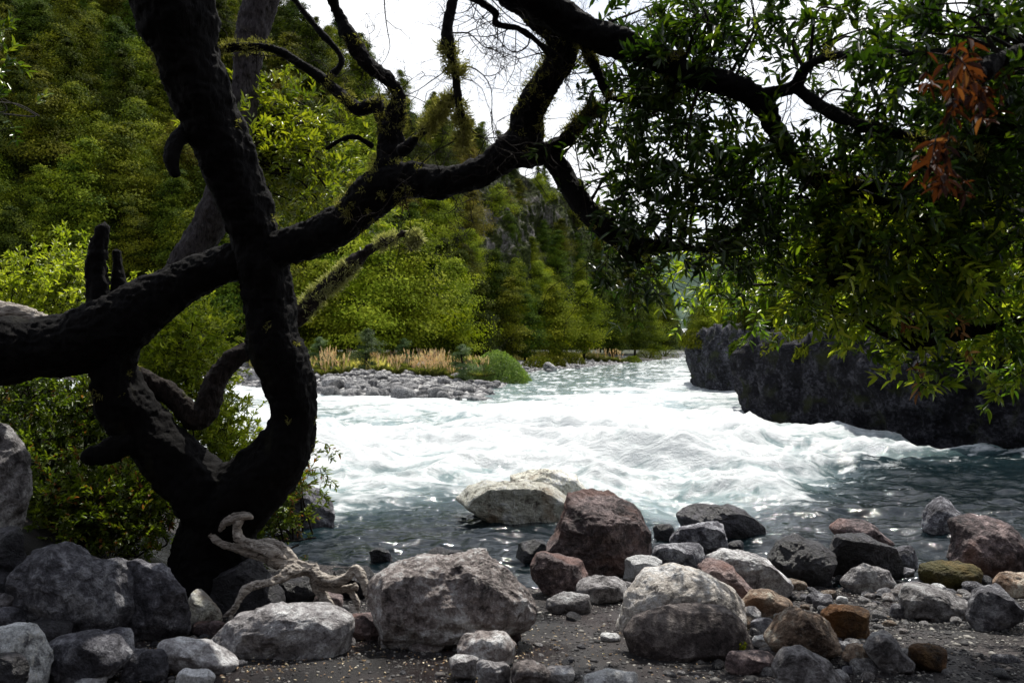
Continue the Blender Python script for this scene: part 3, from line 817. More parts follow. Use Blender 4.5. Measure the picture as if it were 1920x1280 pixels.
rock('dark', 'black boulder with a reddish tinge, right of the dark pair at the water', [(1560, 1035), (1575, 1006), (1625, 1003), (1665, 1022), (1692, 1060), (1690, 1088), (1600, 1096), (1566, 1075)], 64, 6)
rock('light', 'grey white angular rock in front of the right hand black boulder', [(1578, 1092), (1600, 1062), (1628, 1054), (1665, 1072), (1690, 1092), (1665, 1108), (1605, 1110)], 65, 5)
rock('brown', 'grey and brown rock behind the dark pair, standing in the water', [(1562, 990), (1580, 975), (1620, 978), (1660, 1000), (1695, 1022), (1660, 1030), (1590, 1022)], 66, 5)
rock('grey', 'small speckled stone right of the black reddish boulder', (1664, 1022, 1718, 1070), 67, 4)
rock('grey', 'small grey stone tucked under the black reddish boulder', (1690, 1062, 1716, 1092), 68, 4)
rock('grey', 'smooth wet grey rock in the dark pool with water sliding over it', [(1735, 985), (1745, 950), (1768, 932), (1790, 940), (1812, 975), (1805, 1003), (1750, 1004)], 69, 5, facets=3)
rock('brown', 'tall faceted brown grey rock at the right end of the water', [(1786, 1050), (1790, 975), (1830, 962), (1870, 965), (1900, 985), (1925, 1030), (1928, 1075), (1860, 1090), (1795, 1080)], 70, 6, facets=10)
rock('moss', 'oval rock covered in olive and orange moss at the right water edge', (1718, 1055, 1840, 1106), 71, 6, facets=1, boxy=.95)
rock('rust', 'reddish oval rock cut by the right edge beside the mossy one', (1853, 1072, 1960, 1122), 72, 5, facets=4)
rock('light', 'wide flat pinkish grey rock with dark underside on the right beach', [(1690, 1120), (1705, 1095), (1735, 1096), (1790, 1115), (1832, 1135), (1825, 1152), (1740, 1162), (1695, 1150)], 73, 6)
rock('grey', 'dark grey speckled rock on the right beach beside the flat pinkish one', [(1820, 1155), (1838, 1110), (1880, 1100), (1915, 1125), (1930, 1165), (1880, 1182), (1835, 1178)], 74, 5)
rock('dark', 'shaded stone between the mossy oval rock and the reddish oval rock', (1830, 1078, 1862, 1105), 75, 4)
rock('mixed', 'lumpy grey cream rock on the sand at bottom centre, largest of its heap', [(858, 1215), (870, 1192), (905, 1183), (945, 1188), (965, 1210), (958, 1238), (900, 1246), (868, 1235)], 76, 5)
rock('light', 'round stone at bottom centre, left of the heap on the sand', (843, 1227, 896, 1276), 77, 5)
rock('light', 'round stone at bottom centre, second from the left in the heap', (894, 1234, 956, 1290), 78, 5)
rock('mixed', 'rough round stone at bottom centre, right of the heap', (958, 1240, 1030, 1300), 79, 5)
rock('light', 'small flat stone trailing right of the bottom centre heap', (1024, 1248, 1080, 1284), 80, 4)
rock('mixed', 'flat lumpy stone on the sand below the huge pale boulder', (764, 1201, 835, 1220), 81, 4)
rock('brown', 'small upright stone behind the lumpy heap by the huge pale boulder', (944, 1176, 976, 1208), 82, 4)
rock('white', 'smooth pale stone cut by the bottom edge left of the dark fronted boulder', (1093, 1258, 1204, 1330), 83, 5, facets=3)
rock('brown', 'low brown stone below the dark fronted boulder with a green sprig', (1360, 1222, 1455, 1264), 84, 4)
rock('white', 'flat white stone on the wet sand beside the big smooth boulder', (1122, 1186, 1162, 1203), 85, 4)
rock('dark', 'dark little rock between the white capped rock and the rusty rock', (1448, 1150, 1500, 1182), 86, 4)
rock('grey', 'round grey stone right of the big smooth boulder', (1410, 1158, 1454, 1192), 87, 4)
rock('light', 'pale stone squeezed between the big smooth boulder and white capped rock', (1384, 1138, 1428, 1176), 88, 4)
rock('white', 'white stone behind the egg shaped pale stone', (1412, 1190, 1446, 1216), 89, 4)
rock('grey', 'grey cobble at the foot of the black boulder on the right beach', (1524, 1112, 1562, 1146), 90, 4)
rock('white', 'small white cobble right of the grey cobble above the orange stone', (1568, 1117, 1590, 1131), 91, 3)
rock('white', 'small round white stone just below the mossy oval rock', (1746, 1093, 1776, 1111), 92, 4)
rock('grey', 'three cornered grey stone left of the flat pinkish rock', (1668, 1133, 1702, 1160), 93, 4)
rock('grey', 'grey stone touching the right foot of the rusty rock', (1566, 1200, 1596, 1228), 94, 4)
rock('light', 'small pale rock at the right foot of the pale broad rock', (1452, 1082, 1486, 1112), 95, 4)
rock('light', 'grey pink stone right of the egg shaped pale stone at the bottom', (1560, 1256, 1592, 1282), 96, 4)
rock('grey', 'dark round cobble on the sand below the lumpy cream stone', (1580, 1248, 1602, 1264), 97, 3)
rock('light', 'pale stone beside the white capped rock and the big smooth boulder', (1422, 1212, 1462, 1240), 98, 4)
rock('light', 'small pale stone touching the pale freckled rock', (1164, 1090, 1192, 1108), 99, 4)
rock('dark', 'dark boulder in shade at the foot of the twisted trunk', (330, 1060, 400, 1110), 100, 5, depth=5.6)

# countable small cobbles on the beach: individual, from a few shapes
protos = []
for i in range(8):
    p, f, off, r = rock_shape(500 + i, 3, 5, 0.8, .05)
    nrm = p / np.linalg.norm(p, axis=1)[:, None]
    p = p * np.array([1, r.uniform(.6, .95), r.uniform(.45, .75)]) + nrm * (fbm(p * 2 + off, 3) * .1)[:, None]
    mb = MB(); mb.add(p, f); protos.append(mb.mesh('stone', attr=False))
def cobble(px, py, wpx, mat, label, group, name='cobble', d=None, sink=.25, cat='cobble'):
    d = d or ground_hit(px, py)
    P = W(px, py, d)
    s = wpx * d / F / 2
    me = protos[int(rng.integers(8))]
    key = me.name + mat.name
    if key not in bpy.data.meshes:
        m2 = me.copy(); m2.name = key; m2.materials.append(mat)
    o = bpy.data.objects.new(name, bpy.data.meshes[key]); C.objects.link(o)
    o.location = (P[0], P[1], P[2] + s * sink); o.rotation_euler = (rng.uniform(-.3, .3), rng.uniform(-.3, .3), rng.uniform(0, 6.28))
    o.scale = (s, s, s * rng.uniform(.8, 1.2))
    tag(o, label, cat, group)
cmats = [RM[k] for k in ('grey', 'light', 'grey', 'mixed', 'light', 'dark', 'rust')]
k = 0
while k < 190:
    px = rng.uniform(1040, 1910); py = rng.uniform(1060, 1275)
    if px < 1400 and py < 1240: continue
    if 1640 < px and py > 1180 and rng.random() < .8: continue
    cobble(px, py, rng.uniform(2.6, 6.0) ** 2, cmats[int(rng.integers(7))], 'small cobble scattered among the rocks on the right of the beach', 'small cobbles on the right of the beach'); k += 1
k = 0
while k < 46:
    px = rng.uniform(0, 420); py = rng.uniform(1180, 1275)
    cobble(px, py, rng.uniform(8, 28), cmats[int(rng.integers(7))], 'small cobble between the boulders at the bottom left', 'small cobbles at the bottom left'); k += 1
for k in range(40):
    px = rng.normal(930, 130); py = rng.uniform(1215, 1278)
    cobble(px, py, rng.uniform(5, 13), cmats[int(rng.integers(7))], 'tiny cobble on the dark sand at the bottom centre', 'tiny cobbles on the sand at the bottom centre')
for k in range(22):
    cobble(rng.uniform(1440, 1720), rng.uniform(1095, 1150), rng.uniform(10, 26), cmats[int(rng.integers(6))], 'cobble below the black boulders at the right water edge', 'cobbles below the black boulders')

k = 0
while k < 66:
    px = rng.uniform(1030, 1900); py = rng.uniform(1085, 1272)
    if px < 1400 and py > 1150 and not (1400 > px > 1380): continue
    if px > 1650 and py > 1170 and rng.random() < .75: continue
    cobble(px, py, rng.uniform(28, 52), cmats[int(rng.integers(7))], 'medium rounded stone packed between the boulders on the right of the beach', 'medium stones between the right boulders', name='beach_stone', cat='stone', sink=.1); k += 1
for px, py, w_ in [(735, 1215, 26), (845, 1205, 22), (1010, 1212, 20), (1060, 1245, 24), (1075, 1160, 30), (1045, 1100, 26), (655, 1205, 26), (640, 1145, 34), (450, 1248, 26), (280, 1250, 30), (560, 1235, 22), (120, 1225, 40), (30, 1195, 36), (1090, 1215, 18), (940, 1262, 30), (825, 1268, 22)]:
    cobble(px, py, w_, cmats[int(rng.integers(6))], 'medium stone half buried in the dark sand at the front', 'medium stones in the sand at the front', name='beach_stone', cat='stone', sink=.1)

# gravel: nobody could count it
def scatter_stones(name, pts, sizes, mat, flat=.6, shape_sub=1):
    s, f = ico(shape_sub)
    n = len(pts); nv = len(s)
    R = rng.uniform(.6, 1.3, (n, 3)) * sizes[:, None]; R[:, 2] *= flat
    a = rng.uniform(0, 6.28, n); c_, s_ = np.cos(a), np.sin(a)
    jit = 1 + rng.uniform(-.22, .22, (n, nv, 1))
    v = s[None] * jit * R[:, None, :]
    x = v[..., 0] * c_[:, None] - v[..., 1] * s_[:, None]; y = v[..., 0] * s_[:, None] + v[..., 1] * c_[:, None]
    v = np.stack([x, y, v[..., 2]], -1) + pts[:, None, :]
    mb = MB()
    ff = (f[None] + (np.arange(n) * nv)[:, None, None]).reshape(-1, 3)
    mb.add(v.reshape(-1, 3), ff, np.repeat(rng.random(n), nv))
    return mb.build(name, mat, smooth=False)
def pebble_mat(name, stops):
    m, nt = new_mat(name)
    a = nt.nodes.new('ShaderNodeAttribute'); a.attribute_name = 'rnd'
    v, _ = coords(nt, rand=False)
    col = mixc(nt, .7, ramp(nt, a.outputs['Fac'], stops), ramp(nt, noise(nt, v, 90, 3), [(.3, (.5, .5, .5)), (.7, (1.3, 1.3, 1.3))]), 'MULTIPLY')
    finish(nt, col, 0.7, None, 0.3)
    return m
M_GRAVEL = pebble_mat('gravel_stone', [(0, (.012, .012, .013)), (.6, (.05, .047, .048)), (.85, (.14, .13, .12)), (1, (.42, .40, .36))])
xy = []
n = 60000
x = rng.uniform(-2.6, 4.8, n); y = rng.uniform(3.3, 7.4, n)
dens = 0.28 + 0.72 * sstep(0.2, 1.6, x) + .25 * sstep(-.8, -1.6, x)
keep = rng.random(n) < dens
x, y = x[keep], y[keep]
z = height(x, y)
tag(scatter_stones('gravel', np.stack([x, y, z], 1), rng.uniform(.003, .012, len(x)) * (1 + 1.3 * (rng.random(len(x)) > .96)), M_GRAVEL), 'fine dark gravel spread over the wet volcanic sand', 'gravel', kind='stuff')
# leaf litter flecks
n = 1500
x = rng.normal(-.9, 1.0, n); y = rng.uniform(3.4, 5.0, n); z = height(x, y) + .006
mb = MB(); leaves(mb, np.stack([x, y, z], 1), np.stack([rng.normal(size=n), rng.normal(size=n), rng.normal(size=n) * .1], 1), np.tile([0, 0, 1.], (n, 1)) + rng.normal(size=(n, 3)) * .2, rng.uniform(.008, .022, n), rng.uniform(.004, .010, n), rng.random(n))
M_LITTER = leaf_mat('leaf_litter', [(0, (.09, .045, .02)), (.6, (.24, .16, .08)), (1, (.6, .52, .38))], .1, .7)
tag(mb.build('leaf_litter', M_LITTER), 'dry leaf flecks scattered on the dark sand', 'leaf litter', kind='stuff')

# ------------------------------------------------------------ far gravel bar
FAR_G = 'stones of the far gravel bank'
def ZL(px): return 'on the stretch left of the curved trunk' if px < 520 else 'on the left stretch' if px < 700 else 'on the middle stretch' if px < 860 else 'at the tip' if px < 985 else 'on the narrow upstream end'
k = 0
specials = [(755, 752, 54), (830, 750, 34), (890, 752, 30), (815, 742, 40), (880, 738, 30), (700, 748, 34), (660, 744, 36), (620, 742, 36), (930, 725, 24), (915, 738, 22), (480, 715, 40), (500, 722, 30), (580, 735, 30), (790, 752, 26), (860, 753, 20), (950, 716, 20), (725, 730, 30)]
for px, py, wp in specials:
    cobble(px, py, wp, MAT_FAR, 'grey boulder along the waterline of the far gravel bank', 'boulders along the far waterline', 'boulder', sink=.3, cat='boulder')
while k < 270:
    px = rng.uniform(440, 1085); py = rng.uniform(682, 755)
    lim = np.interp(px, [440, 590, 700, 880, 905, 960, 1000, 1085], [722, 742, 751, 753, 740, 712, 700, 694])
    if py > lim: continue
    topy = np.interp(px, [440, 600, 1000, 1085], [676, 684, 684, 680])
    if py < topy: continue
    wp = rng.uniform(10, 34) * np.interp(py, [680, 752], [.45, 1.1])
    if k % 23 == 0: wp *= 1.7
    cobble(px, py, wp, MAT_FAR, 'grey stone ' + ZL(px) + ' of the far gravel bank', FAR_G + ': ' + ZL(px), name='stone', cat='stone', sink=.35); k += 1
M_FARPEB = pebble_mat('far_cobble', [(0, (.04, .04, .044)), (.5, (.18, .175, .18)), (1, (.48, .47, .45))])
n = 60000
x = rng.uniform(-26, 22, n); y = 31 + 100 * rng.random(n) ** 1.6
s2 = sdf(BAR, x, y)
keep = (s2 > -.5) & (s2 < 14) 
x, y = x[keep], y[keep]
z = height(x, y)
tag(scatter_stones('far_gravel', np.stack([x, y, z], 1), rng.uniform(.06, .24, len(x)), M_FARPEB), 'grey cobbles packed between the larger stones of the far bank', 'gravel', kind='stuff')

# grasses behind the bar
M_DRYGRASS = leaf_mat('dry_grass', [(0, (.16, .17, .06)), (.5, (.38, .33, .14)), (1, (.58, .50, .27))], .55, .8, .1)
M_PLUME = leaf_mat('pink_plume', [(0, (.50, .26, .21)), (1, (.92, .58, .52))], .4, .9, .05)
M_BLADE = leaf_mat('pampas_blade', [(0, (.06, .08, .02)), (1, (.22, .22, .07))], .3, .6, .2)
n = 150000
x = rng.uniform(-26, 30, n); y = 40 + 100 * rng.random(n) ** 1.5
s2 = sdf(BAR, x, y) + fbm(np.stack([x, y, 0 * x], 1) * .5, 2) * 2.2
keep = (s2 > 8.0) & (s2 < 24)
x, y = x[keep], y[keep]
mb = MB(); z = height(x, y); nn_ = len(x)
leaves(mb, np.stack([x, y, z], 1), np.stack([rng.normal(size=nn_) * .35, rng.normal(size=nn_) * .35, np.ones(nn_)], 1), unit(nn_), rng.uniform(.3, 1.0, nn_) * (.6 + .6 * rng.random(nn_)), rng.uniform(.05, .10, nn_), rng.random(nn_))
tag(mb.build('dry_grass', M_DRYGRASS), 'yellow dry grass behind the far gravel bank', 'grass', kind='stuff')

root = empty('pampas_grass')
mb = MB(); n = 260; a = rng.uniform(0, 6.28, n); r0 = rng.random(n) * .2
leaves(mb, np.stack([np.cos(a) * r0, np.sin(a) * r0, 0 * a], 1), np.stack([np.cos(a) * .5, np.sin(a) * .5, np.full(n, 1.)], 1), np.stack([-np.cos(a), -np.sin(a), np.full(n, .3)], 1), rng.uniform(.7, 1.3, n), .035, rng.random(n), .2, .35)
mb.build('blades', M_BLADE, root)
mb = MB()
for i in range(7):
    a = rng.uniform(0, 6.28); rr = rng.uniform(.05, .55); h = rng.uniform(1.2, 1.9)
    b = np.array([math.cos(a) * rr, math.sin(a) * rr, h]); d_ = np.array([math.cos(a) * .2, math.sin(a) * .2, 1.]) + rng.normal(size=3) * .15
    tube(mb, np.array([[0, 0, 0.2], b]), .012, 3)
    n = 46; t = rng.random(n)
    leaves(mb, b + d_ * (t * .55)[:, None], d_ + unit(n) * .45, unit(n), .17 * (1.1 - t), .05, rng.random(n))
mb.build('plume', M_PLUME, root)
tag(root, 'pampas grass clump with pink plumes behind the far gravel bank', 'pampas grass', 'pampas grass clumps behind the far bank')
first = True
def place_clump(px, d, s):
    global first
    x = (px - 960) / F * d; zz = hz(x, d)
    if first:
        root.location = (x, d, zz); root.scale = (s,) * 3; first = False
    else: copy_thing(root, (x, d, zz), rng.uniform(0, 6.28), (s,) * 3)
for i in range(70):
    px = rng.choice([rng.uniform(555, 640), rng.uniform(700, 800), rng.uniform(740, 860), rng.uniform(790, 850), rng.uniform(560, 920)])
    place_clump(px, rng.uniform(44, 60), rng.uniform(.3, .72))
for px in (895, 905, 912, 880): place_clump(px, 44 + rng.uniform(0, 2), .7)
for px in (1105, 1120, 1135, 1150, 1163): place_clump(px, rng.uniform(108, 114), .9)

# ------------------------------------------------------------ trees of the far bank and hillside
def beech_proto(seed, H=8.0, R=2.6, nb=70, per=95, mat=None, q=.26, low=.12, dome=.55, flat=.45):
    """returns (trunk mesh, crown mesh): layered sprays of leaf faces on real boughs"""
    global rng
    keep = rng; rng = np.random.default_rng(seed)
    tm, cm = MB(), MB()
    ax = np.array([[0, 0, -.8], [rng.normal() * .1, rng.normal() * .1, H * .35], [rng.normal() * .25, rng.normal() * .25, H * .7], [rng.normal() * .2, rng.normal() * .2, H * .97]])
    S = cr_spline(ax, 5); tube(tm, S, np.linspace(.20, .03, len(S)), 6)
    az0 = rng.uniform(0, 6.28)
    for i in range(nb):
        h = low + (1 - low) * min(1, max(0, (i + rng.normal() * 6) / nb))
        az = az0 + i * 2.4 + rng.normal() * .5
        prof = (min(1, (h - low) / .25 + .45)) * (1 - max(0, h - dome) / (1 - dome + 1e-6)) ** .75 + .10
        L = R * prof * rng.uniform(.35, 1.25)
        o = np.array([np.interp(h * H, S[:, 2], S[:, k]) for k in range(3)])
        dr = np.array([math.cos(az), math.sin(az), rng.uniform(.05, .45)])
        e = o + dr * L; mid = (o + e) / 2 + np.array([0, 0, L * .10]); e[2] -= L * .10
        B_ = cr_spline(np.array([o, mid, e]), 3)
        if i % 2 == 0: tube(tm, B_, np.linspace(.05, .015, len(B_)), 3, False)
        n = int(per * (.4 + .8 * prof)); t = 1 - rng.random(n) ** 1.5 * .75
        c = o + (e - o) * t[:, None] + np.array([0, 0, L * .10]) * (np.sin(t * 3.1))[:, None]
        sp = .22 + .32 * (L / R)
        j = rng.normal(size=(n, 3)) * np.array([sp, sp, sp * flat]) * (R / 2.6)
        # sprays hang a little towards the rim
        j[:, 2] -= .10 * (np.linalg.norm(j[:, :2], axis=1)) 
        P = c + j
        rd_ = P[:, :2] - o[:2]; rd_ = rd_ / (np.linalg.norm(rd_, axis=1)[:, None] + .3)
        nr = np.concatenate([rd_ * 1.0, np.full((n, 1), .62)], 1) + rng.normal(size=(n, 3)) * .36
        quads(cm, P, nr, rng.uniform(.6, 1.35, n) * q, np.clip(rng.normal(.45, .16, n) + (rng.normal() * .22), 0, 1), .55)
    a, b = tm.mesh('trunk', attr=False), cm.mesh('crown', False)
    a.materials.append(M_TWIG); b.materials.append(mat)
    rng = keep
    return a, b

PR = {}
specs = {'dark': [(1, 10, 2.5, .25), (2, 11, 2.4, .2), (3, 9, 2.7, .35)], 'olive': [(4, 9.5, 2.7, .35), (5, 8.2, 2.8, .4), (6, 10.5, 2.5, .25)],
         'brown': [(7, 9, 2.5, .35), (8, 8, 2.5, .4)], 'bright': [(9, 9.5, 2.8, .4), (10, 8, 2.7, .45)], 'blue': [(11, 4.5, 1.6, .4)]}
for kk, L in specs.items():
    PR[kk] = [beech_proto(sd, h, r, 90 if kk != 'blue' else 45, 190, HT[kk], .19 if kk != 'blue' else .14, dome=dm) for sd, h, r, dm in L]
LBL = {'dark': 'dark green beech in the forest on the steep hillside', 'olive': 'olive green beech in the forest on the steep hillside',
       'brown': 'brownish beech in the forest on the steep hillside', 'bright': 'bright yellow green beech on the lower hillside', 'blue': 'blue green bush'}
def hill_tree(kind, x, y, z, s, label=None, group=None, sz=1.0, name='beech_tree', cat='tree'):
    tr, crn = PR[kind][int(rng.integers(len(PR[kind])))]
    r = empty(name, (x, y, z)); r.rotation_euler = (rng.normal() * .03, rng.normal() * .03, rng.uniform(0, 6.28)); r.scale = (s, s, s * sz)
    link(tr, 'trunk', None, r); link(crn, 'crown', None, r)
    tag(r, label or LBL[kind], cat, group or ('trees of the hillside: ' + kind))
    return r
cnt = 0
# left, large near slope; then the slope towards the valley's end
placed = []
tries = 0
while cnt < 285 and tries < 20000:
    tries += 1
    px = rng.uniform(-40, 1262)
    t = rng.random() ** 1.05 * 1.02
    x, y, z = [float(q[0]) for q in hill_point(np.array([px]), np.array([t]))]
    z = 1.6 + z - .6
    py = 655 - F * (z - 1.6) / y
    if py < -110: continue
    if px > 640 and t > .97: continue
    if t < .03 and px < 1100: continue
    if ((px - 955) / 125) ** 2 + ((py - 455) / 118) ** 2 < 1 and rng.random() < (.86 if py < 500 else .5): continue
    md = 3.1 if y < 110 else 3.8
    s = rng.uniform(.75, 1.25)
    if any((x - a) ** 2 + (y - b) ** 2 < (md * (.7 + .3 * s)) ** 2 for a, b in placed): continue
    placed.append((x, y))
    u = rng.random()
    if px < 620: kind = 'dark' if u < .5 else 'olive' if u < .89 else 'brown' if u < .95 else 'bright'
    else: kind = 'dark' if u < .42 else 'olive' if u < .82 else 'bright' if u < .93 else 'brown'
    if t > .8: s *= .78
    if px > 700: s *= .74
    zone = 'left of the black trunk' if px < 330 else 'between the black trunk and the mossy fork' if px < 720 else 'around the rocky crag' if px < 1050 else 'towards the far end of the valley'
    lev = 'low on' if t < .33 else 'halfway up' if t < .67 else 'high up'
    adj = {'dark': 'dark green', 'olive': 'olive green', 'brown': 'brownish', 'bright': 'bright yellow green'}[kind]
    hill_tree(kind, x, y, z - .3, s, adj + ' beech ' + lev + ' the slope ' + zone, adj + ' beeches ' + lev + ' the slope ' + zone); cnt += 1
print('hill trees', cnt, 'tries', tries)
# bright trees low on the far bank
for px, d, s, k in [(600, 59, 1.0, 'bright'), (690, 58, 1.15, 'bright'), (770, 60, 1.2, 'bright'), (850, 68, 1.0, 'bright'), (960, 88, .95, 'olive'), (1040, 100, 1.25, 'bright'), (1095, 112, 1.2, 'bright'), (1150, 128, 1.25, 'dark'), (1190, 142, 1.3, 'dark'), (1225, 165, 1.3, 'olive'), (1248, 200, 1.2, 'dark'), (650, 64, 1.2, 'dark'), (735, 66, 1.2, 'dark'), (810, 69, 1.1, 'dark'), (900, 77, .85, 'dark'), (985, 92, .9, 'dark'), (530, 60, 1.2, 'olive'), (460, 60, 1.2, 'dark')]:
    x = (px - 960) / F * d
    adj = {'dark': 'dark green', 'olive': 'olive green', 'bright': 'bright yellow green'}[k]
    zn = 'behind the curved black trunk' if px < 580 else 'behind the pampas grass' if px < 880 else 'behind the willow bush' if px < 1060 else 'near the upstream river bend'
    hill_tree(k, x, d, hz(x, d) - .3, s, adj + ' tree at the foot of the hillside, ' + zn, adj + ' trees at the foot of the hillside ' + zn)
for px, d, s, lb in [(690, 50, .62, 'slim blue green bush behind the pampas grass, left of centre'), (868, 43, .48, 'blue green bush left of the rounded willow bush'), (600, 52, .5, 'grey green bush beside the twisted trunk on the far bank'), (760, 56, .5, 'small blue green bush between pampas clumps on the far bank')]:
    x = (px - 960) / F * d
    hill_tree('blue', x, d, hz(x, d) - .1, s, lb, 'bushes of the far bank', name='bush', cat='bush')
# rounded willow bush
def dome_bush(name, c, R, n, mat, q, label, group=None, asp=.4, cat='bush'):
    mb = MB(); u = unit(n); u[:, 2] = np.abs(u[:, 2])
    lob = 1 + .13 * fbm(u * 3 + rng.uniform(0, 40), 3)
    P = u * R * lob[:, None] * (1 - rng.random(n) ** 2 * .28)[:, None]
    nr = u + rng.normal(size=(n, 3)) * .45
    leaves(mb, P, np.cross(nr, unit(n)) + np.array([0, 0, .5]), nr, q, q * asp, np.clip(rng.normal(.5, .2, n), 0, 1))
    r = empty(name, c)
    mb.build('foliage', mat, r, False)
    st = MB()
    for i in range(7):
        a = rng.uniform(0, 6.28); tube(st, np.array([[0, 0, -.2], [math.cos(a) * R[0] * .3, math.sin(a) * R[1] * .3, R[2] * .45], [math.cos(a) * R[0] * .6, math.sin(a) * R[1] * .6, R[2] * .75]]), np.array([.04, .03, .01]) * R[2], 5, False)
    st.build('stem', M_TWIG, r)
    tag(r, label, cat, group)
    return r
M_WILLOW = leaf_mat('willow_leaf', [(0, (.05, .09, .02)), (.5, (.11, .17, .035)), (1, (.22, .28, .07))], .3, .6, .2)
x, d = (930 - 960) / F * 46, 46
dome_bush('willow_bush', (x, d, hz(x, d) - .3), np.array([1.85, 1.6, 2.1]), 9000, M_WILLOW, .13, 'rounded bright green willow bush at the end of the far gravel bank', cat='bush')
x, d = (968 - 960) / F * 49, 49
dome_bush('willow_bush', (x, d, hz(x, d) - .5), np.array([1.1, 1.2, 1.5]), 4000, M_WILLOW, .13, 'smaller green bush leaning on the right of the rounded willow bush', cat='bush')
for i, (px, d, R) in enumerate([(1010, 78, 1.5), (1035, 84, 1.3), (1070, 95, 1.6), (1185, 118, 1.2), (1215, 150, 2.2), (1245, 180, 2.8)]):
    x = (px - 960) / F * d
    dome_bush('bush', (x, d, hz(x, d) - .3), np.array([R * 1.2, R, R]), 1800, HT['olive'], .2, 'low bush along the far shore upstream of the willow bush', 'low bushes along the far shore upstream')

# understorey: one mass of low growth on the slope
n = 150000
px = rng.uniform(-350, 1275, n); t = rng.random(n) * 1.03
x, y, z = hill_point(px, t); z = 1.6 + z - .6
py = 655 - F * (z - 1.6) / y
inc = ((px - 955) / 120) ** 2 + ((py - 425) / 88) ** 2 < 1
keep = (py > -60) & (~inc | (rng.random(n) < .30 * (fbm(np.stack([x * .5, y * .15, z * .15], 1), 2) > 0)))
x, y, z, inc = x[keep], y[keep], z[keep], inc[keep]; n = len(x)
clump = fbm(np.stack([x, y, z], 1) / 1.6, 3)
P = np.stack([x, y, z + np.where(inc, .1, .2 + 1.3 * np.clip(clump + .3, 0, 1) * rng.random(n))], 1)
mb = MB(); quads(mb, P, np.array([.5, -.4, .9]) + rng.normal(size=(n, 3)) * .45, rng.uniform(.25, .7, n) * (y / 95), np.clip(rng.normal(.4, .2, n) + .25 * inc, 0, 1), .55)
M_UNDER = leaf_mat('undergrowth_leaf', [(0, G(.008, .014, .003)), (.5, G(.022, .034, .005)), (1, G(.07, .085, .012))], .15, .8, .05)  # darkened leaf colour paints in the shade between the crowns
tag(mb.build('undergrowth', M_UNDER, smooth=False), 'low bushy growth between the trees of the hillside', 'undergrowth', kind='stuff')

# ------------------------------------------------------------ right bank cliffs
def cliff(name, line, ztop, label, mat, amp=.45, seed=0, inland=(3.0, 2.0), nu=240):
    L = cr_spline(np.array(line, float), 16)
    seg = np.concatenate([[0], np.cumsum(np.hypot(*np.diff(L, axis=0).T))])
    u = np.linspace(0, seg[-1], nu)
    px = np.interp(u, seg, L[:, 0]); py = np.interp(u, seg, L[:, 1])
    tx = np.gradient(px); ty = np.gradient(py); l = np.hypot(tx, ty); nx_, ny_ = -ty / l, tx / l   # inland normal
    z0 = -1.6
    rows_ = []
    vs = np.concatenate([np.linspace(0, 1, 90), 1 + np.linspace(.03, 1, 22)])
    for q in vs:
        if q <= 1:
            zz = z0 + (ztop - z0) * q; inl = .75 * (1 - q) ** 1.6 + .5 * max(0, q - .75) ** 1.5 * 4
        else:
            zz = ztop + .5 * (q - 1); inl = .25 + inland[0] * (q - 1)
        rows_.append(np.stack([px + nx_ * inl, py + ny_ * inl, np.full(nu, zz)], 1))
    V = np.vstack(rows_)
    off = seed * 11.7
    ns = fbm(V * np.array([.55, .55, .35]) + off, 4) * amp + fbm(V * np.array([1.6, 1.6, .5]) + off, 5, .6, True) * amp * .5 + fbm(V * np.array([5, 5, 2.2]) + off, 4, .6, True) * amp * .22
    q = np.repeat(np.minimum(vs, 1), nu)
    N3 = np.stack([np.tile(-nx_, len(vs)), np.tile(-ny_, len(vs)), np.where(np.repeat(vs, nu) > 1, 1., .15)], 1)
    V = V + N3 * ns[:, None]
    mb = MB(); mb.add(V, grid_faces(nu, len(vs)))
    return tag(mb.build(name, mat, attr=False), label, 'cliff')
M_CLIFF = rock_mat('dark_basalt', (0.0015, 0.0015, 0.002), (0.005, 0.005, 0.007), (0.028, 0.028, 0.034), stain=(.010, .012, .004), stain_amt=.2, scale=.8, rough=.8, sp=.15, gain=1.7)
M_CLIFF2 = rock_mat('grey_basalt', (0.003, 0.003, 0.004), (0.016, 0.016, 0.020), (0.07, 0.07, 0.085), stain=(.02, .025, .008), stain_amt=.2, scale=.7, rough=.8, sp=.2)
cliff('rock_cliff', [(9.0, 29), (7.2, 25), (6.3, 21.6), (7.4, 18.6), (9.6, 15.2), (13, 12.2), (20, 9), (28, 7)][::1], 1.75, 'long dark basalt cliff rising from the pool on the right, under leafy branches', M_CLIFF, .6, 1)
cliff('rock_cliff', [(17, 52), (10.8, 46), (9.2, 40), (10.4, 36.0), (14, 34), (20, 33)], 2.2, 'smaller grey basalt cliff upstream, behind the end of the long dark cliff', M_CLIFF2, .6, 2)

# bushes draped over the cliff edge
for i, (x, y, zt, R) in enumerate([(6.7, 21.9, 1.9, .55), (7.3, 20.6, 2.0, .7), (7.7, 19.6, 1.85, .6), (8.4, 18.3, 2.0, .8), (9.1, 17.2, 1.9, .6), (9.8, 16.2, 2.0, .8), (10.7, 15.4, 1.8, .7), (11.6, 14.4, 1.9, .9), (12.5, 13.5, 1.8, .8), (8.2, 21.5, 2.3, .9), (9.4, 19.5, 2.5, 1.0), (9.8, 39.5, 2.7, .9), (10.4, 37.5, 2.8, .8), (11.3, 36.6, 2.7, 1.0), (10.4, 43, 2.9, 1.1)]):
    dome_bush('bush', (x, y, zt - (.25 if i < 11 else .7) - R * .4), np.array([R * 1.25, R * 1.15, R]), int(2600 * max(R, .7)), HT['olive'] if i % 3 else HT['dark'], .13, 'small bush draped over the edge of the dark cliff on the right' if i < 11 else 'small bush on the edge of the smaller grey cliff', 'bushes on the cliff edge' if i < 11 else 'bushes on the smaller cliff')

